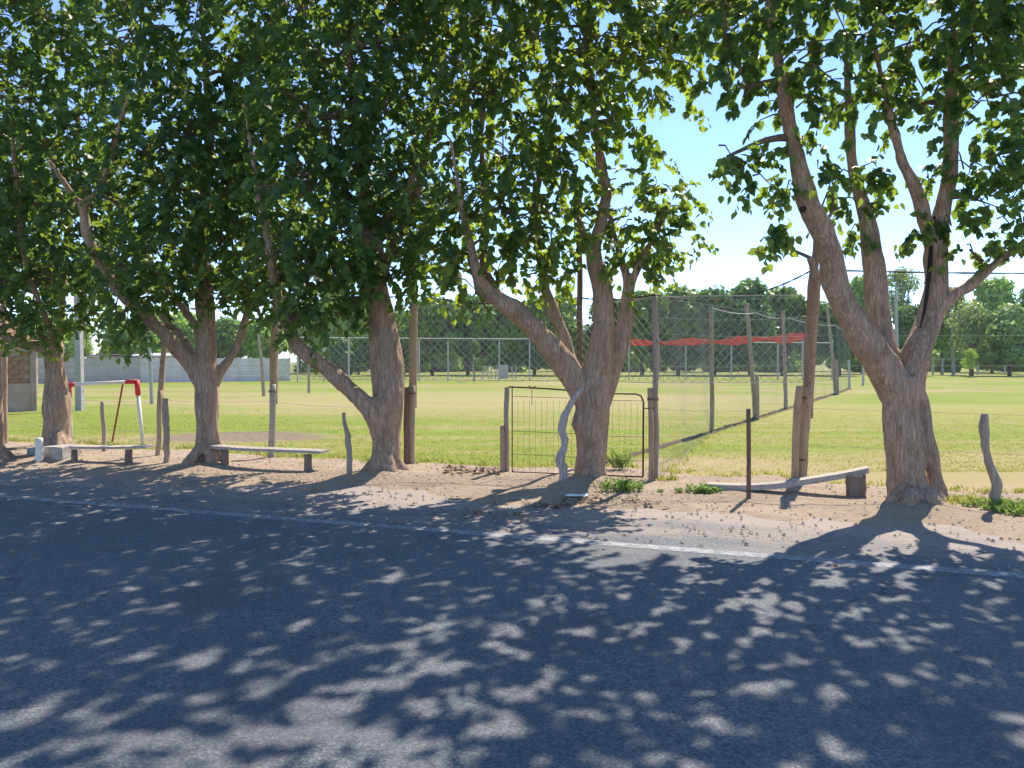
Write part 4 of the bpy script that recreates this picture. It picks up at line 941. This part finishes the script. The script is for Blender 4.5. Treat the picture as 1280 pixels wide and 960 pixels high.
# house behind with tiled roof
hb = P(-135, 452, 31); hb.z = 0
HO = empty('house', hb, 'house with a reddish tiled roof half hidden by foliage at the far left', 'house')
m = MB(); m.box(hb + Vector((-2, 3, 1.2)), (8.4, 6, 2.4)); m.build('wall', PLAST, HO)
RT = empty_roof = None
m = MB(); m.add([hb + Vector((-6.5, -.3, 2.3)), hb + Vector((2.6, -.3, 2.3)), hb + Vector((2.6, 3, 3.6)), hb + Vector((-6.5, 3, 3.6)), hb + Vector((-6.5, 6.3, 2.3)), hb + Vector((2.6, 6.3, 2.3))], [(0, 1, 2, 3), (3, 2, 5, 4), (0, 3, 4), (1, 5, 2), (0, 4, 5, 1)]); rf = m.build('roof', TILE, HO)
m = MB()
for k in range(38): x = -6.45 + k * .242; m.tube([hb + Vector((x, -.34, 2.33)), hb + Vector((x, 2.98, 3.64))], .07, 6, True, .1, k)
rt = m.build('roof_tiles', TILE, HO, True)

# ------------------------------------------------------------------ far fences
def far_fence(label, xs, ybases, h, cat='fence', rail=True, mesh=True, pw_=0.11, name='far_fence', rail_z=None):
    ft = [G(x, y) for x, y in zip(xs, ybases)]; t = empty(name, ft[0], label, cat)
    for p in ft:
        m = MB(); hh = h * gw.uniform(.95, 1.12); m.box(Vector((p.x, p.y, hh / 2 - .1)), (pw_, pw_, hh + .2)); m.build('post', FPOST, t)
    if rail:
        m = MB()
        for a, b in zip(ft[:-1], ft[1:]): m.tube([a + Vector((0, 0, h)), b + Vector((0, 0, h))], .035, 5)
        m.build('top_rail', WIREW, t)
    if mesh:
        for a, b in zip(ft[:-1], ft[1:]): chain(a, b, .05, h, .5, .009, 'wire_mesh', t, top=False, wave=0)
    return t
far_fence('pale posts with a top rail and netting along the far end of the left field', [372, 405, 436, 465, 494, 524, 560, 592, 624, 662, 700], [477.5, 477.2, 477, 476.8, 476.6, 476.5, 476.3, 476, 476, 475.8, 475.6], 3.5)
far_fence('thin pale posts with netting under the orange strip behind the middle of the field', [786, 823, 857, 914, 972, 1003, 1040], [475, 474.8, 474.6, 474.5, 474.3, 474.2, 474], 3.3)
far_fence('white rail fence at the far right side of the field', [1166, 1178, 1192, 1222, 1256, 1300], [469, 469, 469, 468.5, 468.5, 468], 1.9, rail=True, mesh=False, pw_=.16)
b = G(1192, 469); m = MB(); m.tube([Vector((b.x, b.y, -.1)), P(1191, 430, b.y), P(1189, 385, b.y)], [.2, .17, .14], 8); tag(m.build('utility_pole', CONCP, origin=(b.x, b.y, 0)), 'tall grey pole at the far right beyond the field', 'pole')
b = G(1120, 474); m = MB(); m.tube([Vector((b.x, b.y, -.1)), P(1121, 430, b.y), P(1120, 372, b.y)], [.2, .17, .14], 8); tag(m.build('utility_pole', CONCP, origin=(b.x, b.y, 0)), 'tall pale pole seen between the limbs of the massive tree', 'pole')
# low boards and stakes near the far fence
b = G(629, 473); m = MB(); m.box(Vector((b.x, b.y, .65)), (.95, .12, 1.3)); tag(m.build('board', FPOST, origin=(b.x, b.y, 0)), 'pale upright board standing at the far end of the field', 'board')
bar0 = G(605, 474); BR = empty('low_barrier', bar0, 'low pale trestle of crossed poles left of the upright board at the far end', 'barrier')
for x, x2 in ((602, 606), (611, 607), (614, 614), (619, 621), (640, 640), (645, 645)):
    a = G(x, 473.5); b = P(x2, 457, a.y); m = MB(); m.tube([a, b], .06, 6); m.build('leg', FPOST, BR)

# orange netting on the fence behind
o0 = P(788, 428, 62.0); o1 = P(1012, 420, 66.0); nn = 60; hgtn = .5; on = []; of = []
OB = Vector((o0.x, o0.y, 0))
rows = 4
for k in range(nn + 1):
    t_ = k / nn; c = o0.lerp(o1, t_) + Vector((0, -.12 - .1 * math.sin(k * .9), 0)); c.z += -.1 * math.sin(t_ * math.pi * 3) ** 2 + .05 * mnoise.noise(Vector((k * .5, 3, 0))) - .14 * math.sin(t_ * math.pi)
    hk = hgtn * (1 + .4 * math.sin(k * .37 + 1) + .2 * mnoise.noise(Vector((k * .7, 0, 0)))) * (.75 + .5 * t_)
    for j in range(rows + 1): on.append(c + Vector((0, .06 * math.sin(k * 1.7 + j * 2), hk * (j / rows - .5))))
for k in range(nn):
    for j in range(rows): a = k * (rows + 1) + j; of.append((a, a + rows + 1, a + rows + 2, a + 1))
m = MB(); m.add(on, of); ob = m.build('orange_netting', ORANGE, None, origin=OB)
sm_ = ob.modifiers.new('thick', 'SOLIDIFY'); sm_.thickness = .03
tag(ob, 'sagging strip of orange safety netting strung across in front of the far trees', 'netting')

# ------------------------------------------------------------------ background trees
QV = np.array([(-.5, 0, 0), (0, .12, .3), (.5, 0, 0), (0, -.1, -.3), ]) ; 
def bg_crown(seed, nq, leaf, blobs, gap=0.0):
    """unit crown: radius about 1 in x and y, z from 0 to 2; leaf clumps as folded quads"""
    g = np.random.default_rng(seed); pos = []; nr = []
    ctr = []
    for k in range(blobs):
        a = g.uniform(0, 2 * np.pi); r = g.uniform(.1, .72); z = g.uniform(.25, 1.6); r *= (1 - .35 * abs(z - .9))
        ctr.append((r * np.cos(a), r * np.sin(a), z, g.uniform(.28, .5)))
    ctr.append((0, 0, 1.55, .4)); ctr.append((0, 0, .9, .6))
    per = nq // len(ctr)
    for cx, cy, cz, cr in ctr:
        q = g.normal(size=(per, 3)); q /= np.linalg.norm(q, axis=1, keepdims=True); rr = cr * g.uniform(.55, 1.08, per)
        sp = q * rr[:, None] * np.array([1, 1, .85]); pos.append(sp + np.array([cx, cy, cz])); nr.append(q + g.normal(size=(per, 3)) * .55 + [0, 0, .35])
    pos = np.concatenate(pos); nr = np.concatenate(nr); nr /= np.linalg.norm(nr, axis=1, keepdims=True)
    n = len(pos); rnd = g.normal(size=(n, 3)); s = np.cross(nr, rnd); s /= np.linalg.norm(s, axis=1, keepdims=True); d = np.cross(nr, s)
    sz = leaf * g.uniform(.6, 1.4, n)
    V = pos[:, None] + (s[:, None] * np.array([-.5, 0, .5, 0])[None, :, None] + d[:, None] * np.array([0, .42, 0, -.42])[None, :, None] + nr[:, None] * np.array([.08, -.04, .08, -.04])[None, :, None]) * sz[:, None, None]
    f = (np.array([0, 1, 2, 0, 2, 3])[None] + (np.arange(n) * 4)[:, None]).reshape(-1)
    return V.reshape(-1, 3), f
crowns = []
for k in range(5):
    V_, f_ = bg_crown(50 + k, 9000, .15, 22 + k)
    tmp = np_mesh('crown', V_, f_, 3, FAR_LEAF); crowns.append(tmp.data); bpy.data.objects.remove(tmp)
sparse = []
for k in range(2):
    V_, f_ = bg_crown(80 + k, 3200, .085, 20); tmp = np_mesh('crown', V_, f_, 3, FAR_LEAF); sparse.append(tmp.data); bpy.data.objects.remove(tmp)
trunks = []
for k in range(3):
    g = random.Random(k); m = MB(); m.tube([Vector((0, 0, -.1)), Vector((.03, 0, .5)), Vector((g.uniform(-.06, .06), 0, 1.0))], [.07, .055, .05], 8, True, .2, k)
    for j in range(6):
        a = j * 1.05 + g.uniform(-.3, .3); m.tube([Vector((0, 0, .75 + .04 * j)), Vector((.3 * math.cos(a), .3 * math.sin(a), 1.4)), Vector((.55 * math.cos(a), .55 * math.sin(a), 2.2))], [.04, .028, .01], 6, True, .2, j)
    tmp = m.build('trunk', BARKD, None, True); trunks.append(tmp.data); bpy.data.objects.remove(tmp)
def bgtree(px, ytop, ybot_crown, d0, rpx, tint, label, kind='dense', name='broadleaf_tree', group=None, k=0, ybase=None):
    b = P(px, 452, d0); b.z = 0; top = P(px, ytop, d0).z; bot = max(.3, P(px, ybot_crown, d0).z); r = rpx * d0 / F
    t = empty(name, b, label, 'tree', group)
    c = bpy.data.objects.new('crown', (crowns if kind == 'dense' else sparse)[k % (5 if kind == 'dense' else 2)]); C.objects.link(c); c.parent = t
    c.location = (0, 0, bot); c.scale = (r, r * .9, (top - bot) / 2.0); c.rotation_euler = (0, 0, (k * 2.399) % 6.28); c.color = (*tint, 1); c['kind'] = 'stuff'
    tr_ = bpy.data.objects.new('trunk', trunks[k % 3]); C.objects.link(tr_); tr_.parent = t; sc = min(bot + (top - bot) * .25, top * .4)
    tr_.scale = (r * .9, r * .9, sc); tr_.rotation_euler = (0, 0, k * 1.3); return t
DG = (1.3, 1.55, 1.3); MG = (1.9, 2.0, 1.3); YG = (3.6, 3.2, 1.8); GY = (2.8, 2.3, 2.4); LG = (2.9, 2.9, 1.8)
GRP = 'dark hedgerow trees behind the playing field'
row = [(505, 385, 456, 92, 31, MG), (540, 369, 454, 88, 43, MG), (585, 363, 456, 90, 40, DG), (628, 367, 456, 88, 40, MG), (668, 371, 458, 90, 38, DG), (706, 363, 456, 88, 40, MG), (760, 371, 456, 90, 38, DG),
       (803, 359, 453, 88, 40, MG), (848, 350, 452, 90, 48, MG), (893, 357, 454, 88, 40, DG), (938, 343, 450, 88, 48, DG), (978, 355, 452, 92, 40, MG), (1012, 371, 454, 90, 36, MG)]
where = ['leftmost, beside the tall spliced pole', 'just right of the tall spliced pole', 'left of the long limb of the forked tree', 'under the long limb of the forked tree', 'beneath the hanging bulb', 'behind the dark thin pole', 'hidden by the right stems of the forked tree',
         'immediately left of the gate pole', 'right of the gate pole above the orange netting', 'between the first two poles of the field fence', 'tallest, above the third pole of the field fence', 'left of the paired leaning poles', 'behind the paired leaning poles']
for k, (r_, wh) in enumerate(zip(row, where)): bgtree(*r_[:5], r_[5], 'dark round hedgerow tree ' + wh, k=k, group=GRP)
oth = [(1050, 372, 450, 86, 30, DG, 'dark green tree seen left of the middle limb of the massive tree', 'dense'),
       (1078, 340, 440, 105, 34, LG, 'pale green tree top behind the left limbs of the massive tree', 'dense'),
       (1122, 330, 400, 120, 30, GY, 'tall airy acacia showing between the limbs of the massive tree', 'sparse'),
       (1135, 378, 458, 88, 30, DG, 'dark green bushy tree between the middle and right limbs of the massive tree', 'dense'),
       (1178, 352, 448, 95, 28, MG, 'mid green tree behind the right stem of the massive tree', 'dense'),
       (1215, 368, 456, 86, 38, (2.8, 2.3, 2.7), 'greyish half bare tree right of the massive tree', 'sparse'),
       (1240, 345, 430, 110, 36, LG, 'pale yellow-green tree behind the grey bare ones at right', 'dense'),
       (1262, 376, 455, 84, 40, (2.6, 2.4, 2.4), 'dull grey-green tree near the right edge of the view', 'dense'),
       (1300, 350, 450, 92, 40, MG, 'mid green tree cut by the right edge of the view', 'dense'),
       (1350, 340, 450, 95, 45, MG, 'mid green tree beyond the right edge of the view', 'dense'),
       (1212, 434, 463, 78, 11, YG, 'small olive tree at the foot of the far right pole', 'sparse'),
       (160, 398, 452, 110, 40, YG, 'hazy yellow-green tree far beyond the dark shed', 'dense'),
       (225, 385, 452, 115, 40, YG, 'tall sunlit tree far beyond the pale shed', 'dense'),
       (70, 390, 450, 115, 40, LG, 'light tree far beyond the thick concrete post', 'dense'),
       (375, 372, 450, 110, 34, YG, 'sunlit yellow-green tree above the right end of the far wall', 'dense'),
       (412, 352, 452, 105, 30, YG, 'tall pale yellow-green tree above the low limb', 'dense'),
       (448, 372, 455, 95, 30, LG, 'light green tree just left of the thick middle trunk', 'dense'),
       (425, 420, 468, 84, 26, DG, 'low dark green tree behind the far netting at left', 'dense'),
       (470, 410, 468, 86, 26, DG, 'dark green tree directly behind the thick middle trunk', 'dense'),
       (330, 396, 455, 95, 34, LG, 'light green tree over the far wall right of the three-way fork', 'dense'),
       (285, 392, 455, 98, 34, MG, 'mid green tree over the far wall at the three-way fork', 'dense'),
       (238, 398, 455, 95, 32, LG, 'light green tree over the far wall left of the three-way fork', 'dense'),
       (190, 392, 452, 90, 30, LG, 'pale tree rising above the pale shed roof', 'dense'),
       (152, 410, 452, 80, 24, DG, 'dark small tree above the dark shed roof', 'dense'),
       (105, 402, 450, 100, 24, YG, 'yellowish tree behind the thick concrete post', 'sparse'),
       (40, 395, 448, 90, 36, LG, 'light green tree behind the tiled house', 'dense'),
       (-40, 380, 448, 90, 44, MG, 'green tree beyond the left edge of the view', 'dense')]
for k, q in enumerate(oth): bgtree(*q[:6], q[6], q[7], k=k + 3)
# small young tree in front of far netting, with stake-like stem
bgtree(593, 424, 446, 61, 9, (1.3, 1.35, 1.5), 'small wispy young tree in front of the far netting', 'sparse', k=4)
# sunlit bushes beyond the hedgerow
def bush(px, d0, rpx, hpx, tint, label, k):
    b = P(px, 452, d0); b.z = 0; r = rpx * d0 / F; c = bpy.data.objects.new('bush', crowns[k % 5]); C.objects.link(c); c.location = (b.x, b.y, -.4); c.scale = (r, r * .8, hpx * d0 / F / 2); c.color = (*tint, 1); c.rotation_euler = (0, 0, k)
    tag(c, label, 'bush', 'sunlit bushes beyond the hedgerow trees')
for k, x in enumerate(range(400, 1340, 38)):
    bush(x, 118 + 6 * (k % 3), 34, 46 + 8 * (k % 2), YG if k % 3 else LG, 'yellow-green sunlit bush in the row behind the hedgerow trees', k)

# ------------------------------------------------------------------ grass, weeds and litter
g3 = np.random.default_rng(21); pts = []
while len(pts) < 1: 
    n_ = 42000; d_ = 11 + g3.uniform(0, 1, n_) ** 1.6 * 16; x_ = g3.uniform(-.78, .78, n_) * d_; q = np.stack([x_, d_, 0 * d_], 1)
    nn_ = q @ np.array(N); uu_ = q @ np.array(U); ed = 11.0 + (fbm(uu_ * .9, nn_ * .9, 3) - .47) * 1.7
    pt = fbm(q[:, 0] * .5, q[:, 1] * .8, 77)
    mud = ((q[:, 0] + 5.9) / 2.3) ** 2 + ((q[:, 1] - 16.2) / 1.5) ** 2 < .9
    dry = (((q[:, 0] - 3.0) / 2.0) ** 2 + ((q[:, 1] - 11.6) / .9) ** 2 < 1) | (((q[:, 0] - 6.5) / 5.2) ** 2 + ((q[:, 1] - 9) / 1.1) ** 2 < 1)
    ok = (nn_ > ed) & (pt > .2) & ~mud & (g3.uniform(size=n_) < np.clip((27.5 - q[:, 1]) / 9, 0, 1)) & (~dry | (g3.uniform(size=n_) < .3)) & ((((q[:, 0] - 8) / 7.5) ** 2 + ((q[:, 1] - 11) / 3) ** 2 > 1) | (g3.uniform(size=n_) < .6)); pts = q[ok]
tufts('lawn_grass', pts, 5, .05, .017, GRASSB, 'short sunlit lawn grass on the near part of the playing field', 9, .006, .8)
# fringe at the field's near edge
fr = []
for k in range(900):
    u = g3.uniform(-16, 12); n0 = 10.95 + (float(fbm(np.array([u * .9]), np.array([10.9 * .9]), 3)[0]) - .47) * 1.6; n0 += abs(g3.normal()) * .18; q = un(u, n0)
    fr.append((q.x, q.y, max(0, gh(q)) - .005))
tufts('edge_grass', fr, 7, .04, .06, GRASSB, 'ragged longer grass along the near edge of the playing field', 10, .006, .8)
def weed_patch(px, py, n, rad, h, label, seed, mat=WEED, wid=.006):
    c = G(px, py); z = gh(c); cs_ = [(c.x + g3.normal() * rad, c.y + g3.normal() * rad * .5, z) for k in range(n)]
    if mat is GRASSB: return tufts('weeds', cs_, 14, .03, h, mat, label, seed, wid, .7, 'weeds')
    g = np.random.default_rng(seed); cs_ = np.array(cs_); v1, f1_ = tuft_arrays(cs_, 7, .035, h * .9, g, wid * .55, .9)
    m_ = n * 34; b_ = np.repeat(cs_, 34, 0); t_ = g.uniform(.08, 1, m_); hh = np.repeat(g.uniform(.45, 1.1, n), 34) * h
    a = g.uniform(0, 6.28, m_); sp = h * .33 * t_; pos = b_ + np.stack([np.cos(a) * sp, np.sin(a) * sp, hh * t_], 1)
    d_ = np.stack([np.cos(a), np.sin(a), g.uniform(-.2, 1.1, m_)], 1); nm_ = np.array([0, 0, 1.]) + g.normal(size=(m_, 3)) * .6
    v2, f2_ = leaves_arrays(pos, d_, nm_, g.uniform(.016, .036, m_))
    o = np_mesh('weeds', np.concatenate([v1, v2]), np.concatenate([f1_, f2_ + len(v1)]), 3, mat); return tag(o, label, 'weeds', None, 'stuff')
weed_patch(781, 617, 18, .11, .15, 'bright green weed clump at the foot of the gate beside the forked trunk', 31)
weed_patch(772, 590, 8, .07, .3, 'thin green weeds growing up through the gate bars', 32, wid=.003)
weed_patch(866, 617, 14, .16, .07, 'low green weeds left of the bowed bench', 33)
weed_patch(884, 618, 10, .07, .08, 'green grass tuft around the low block of the bowed bench', 34)
weed_patch(1190, 632, 40, .25, .07, 'dry yellowish grass at the foot of the massive tree', 35, GRASSB)
weed_patch(1262, 640, 40, .2, .1, 'green grass tuft beside the bent knotty stake', 36)
weed_patch(1300, 642, 40, .25, .12, 'green grass tuft at the right edge of the verge', 37)
weed_patch(835, 602, 12, .08, .06, 'small dry tuft right of the gate pole', 38, GRASSB)
# dry leaves and grit
def litter(name, n, fn, size, label, seed, mat=DRYL, cat='leaf litter'):
    g = np.random.default_rng(seed); pp = []
    for k in range(n):
        q = fn(g)
        for _ in range(6):
            if fbm(np.array([q.x * 1.1]), np.array([q.y * 1.6]), 61)[0] > .52: break
            q = fn(g)
        pp.append((q.x, q.y, max(0.0, gh(q)) + .006))
    pp = np.array(pp); a = g.uniform(0, 6.28, n); d_ = np.stack([np.cos(a), np.sin(a), g.normal(size=n) * .25], 1); nm_ = np.array([0, 0, 1.]) + g.normal(size=(n, 3)) * .35
    v_, f_ = leaves_arrays(pp, d_, nm_, g.uniform(size * .5, size * 1.2, n)); o = np_mesh(name, v_, f_, 3, mat); return tag(o, label, cat, None, 'stuff')
litter('dry_leaves', 420, lambda g: G(690 + g.normal() * 60, 634 + g.normal() * 7), .045, 'drift of dry brown leaves on the dirt below the forked tree', 41)
litter('fallen_leaves', 800, lambda g: un(g.uniform(-15, 11), g.uniform(7.2, 10.9)), .034, 'scattered dry leaves along the dirt verge', 42)
litter('leaf_bank', 420, lambda g: G(592 + g.uniform(-36, 36), 592 + g.normal() * 2.5), .06, 'bank of dark dry leaves along the field edge left of the gate', 43)
litter('road_leaves', 160, lambda g: un(g.uniform(-10, 8), 7.4 - abs(g.normal()) * .9), .04, 'few dry leaves blown onto the edge of the asphalt', 44)
def stones(name, n, fn, s0, s1, label, seed):
    g = random.Random(seed); m = MB()
    for k in range(n):
        q = fn(g); z = max(0, gh(q)); s = g.uniform(s0, s1); a = g.uniform(0, 3); rot = Matrix.Rotation(a, 3, 'Z'); vs = []
        for (x, y, zz) in ((1, 0, 0), (.3, .9, 0), (-.8, .6, 0), (-.9, -.5, 0), (.2, -1, 0), (.1, .1, .75), (-.4, 0, .6)): vs.append(Vector((q.x, q.y, z - s * .1)) + rot @ Vector((x * s * g.uniform(.7, 1.2), y * s * g.uniform(.6, 1.1), zz * s * g.uniform(.7, 1.2))))
        m.add(vs, [(0, 1, 5), (1, 2, 6), (1, 6, 5), (2, 3, 6), (3, 4, 6), (4, 5, 6), (4, 0, 5)])
    return tag(m.build(name, STONE), label, 'gravel', None, 'stuff')
stones('gravel', 4500, lambda g: un(g.uniform(-15, 11), 6.7 + 4.1 * g.random() ** .8), .006, .026, 'small stones and clods scattered over the dirt verge', 51)
# white scrap
q = G(721, 624); z = gh(q); m = MB(); vs = []
for j in range(5):
    for i_ in range(7): vs.append(Vector((q.x - .13 + .043 * i_ + .01 * math.sin(j * 3), q.y - .06 + .03 * j, z + .012 + .02 * mnoise.noise(Vector((i_ * .9, j * .8, 3))) + .012)))
m.add(vs, [(j * 7 + i_, j * 7 + i_ + 1, j * 7 + i_ + 8, j * 7 + i_ + 7) for j in range(4) for i_ in range(6)]); ob = m.build('plastic_scrap', PAPER, origin=(q.x, q.y, 0)); ob.modifiers.new('t', 'SOLIDIFY').thickness = .004
tag(ob, 'crumpled white plastic scrap on the dirt below the forked tree', 'litter')
# knot hole and long dark split on the massive tree
m = MB(); kh = P(1005, 261, 7.925); m.tube([kh + Vector((0, .05, 0)), kh + Vector((0, -.005, 0))], [.034, .026], 9, True, .3, 2); m.build('knot_hole', NEARBLACK, TE)
m = MB(); pp, rr = spline([P(1165, 296, 8.38), P(1163, 325, 8.355), P(1160, 355, 8.35), P(1156, 385, 8.35), P(1150, 410, 8.33)], [.012, .026, .022, .018, .008], .05); m.tube(pp, rr, 8, True, .3, 3, .9); m.build('bark_split', NEARBLACK, TE, True)

# thin warm haze over the fields: far trees fade a little
m = MB(); m.box((0, 500, 10.5), (4100, 4100, 23)); hz = m.build('haze', DIRT); hz.data.materials.clear()
hm_ = bpy.data.materials.new('haze air'); hm_.use_nodes = True; t = hm_.node_tree; t.nodes.clear(); o_ = t.nodes.new('ShaderNodeOutputMaterial'); pv = t.nodes.new('ShaderNodeVolumePrincipled')
pv.inputs['Density'].default_value = 0.0004; pv.inputs['Color'].default_value = (0.97, 0.98, 1.0, 1); t.links.new(pv.outputs[0], o_.inputs['Volume']); hz.data.materials.append(hm_); tag(hz, kind='stuff', label='thin pale haze in the air over the fields', cat='haze')
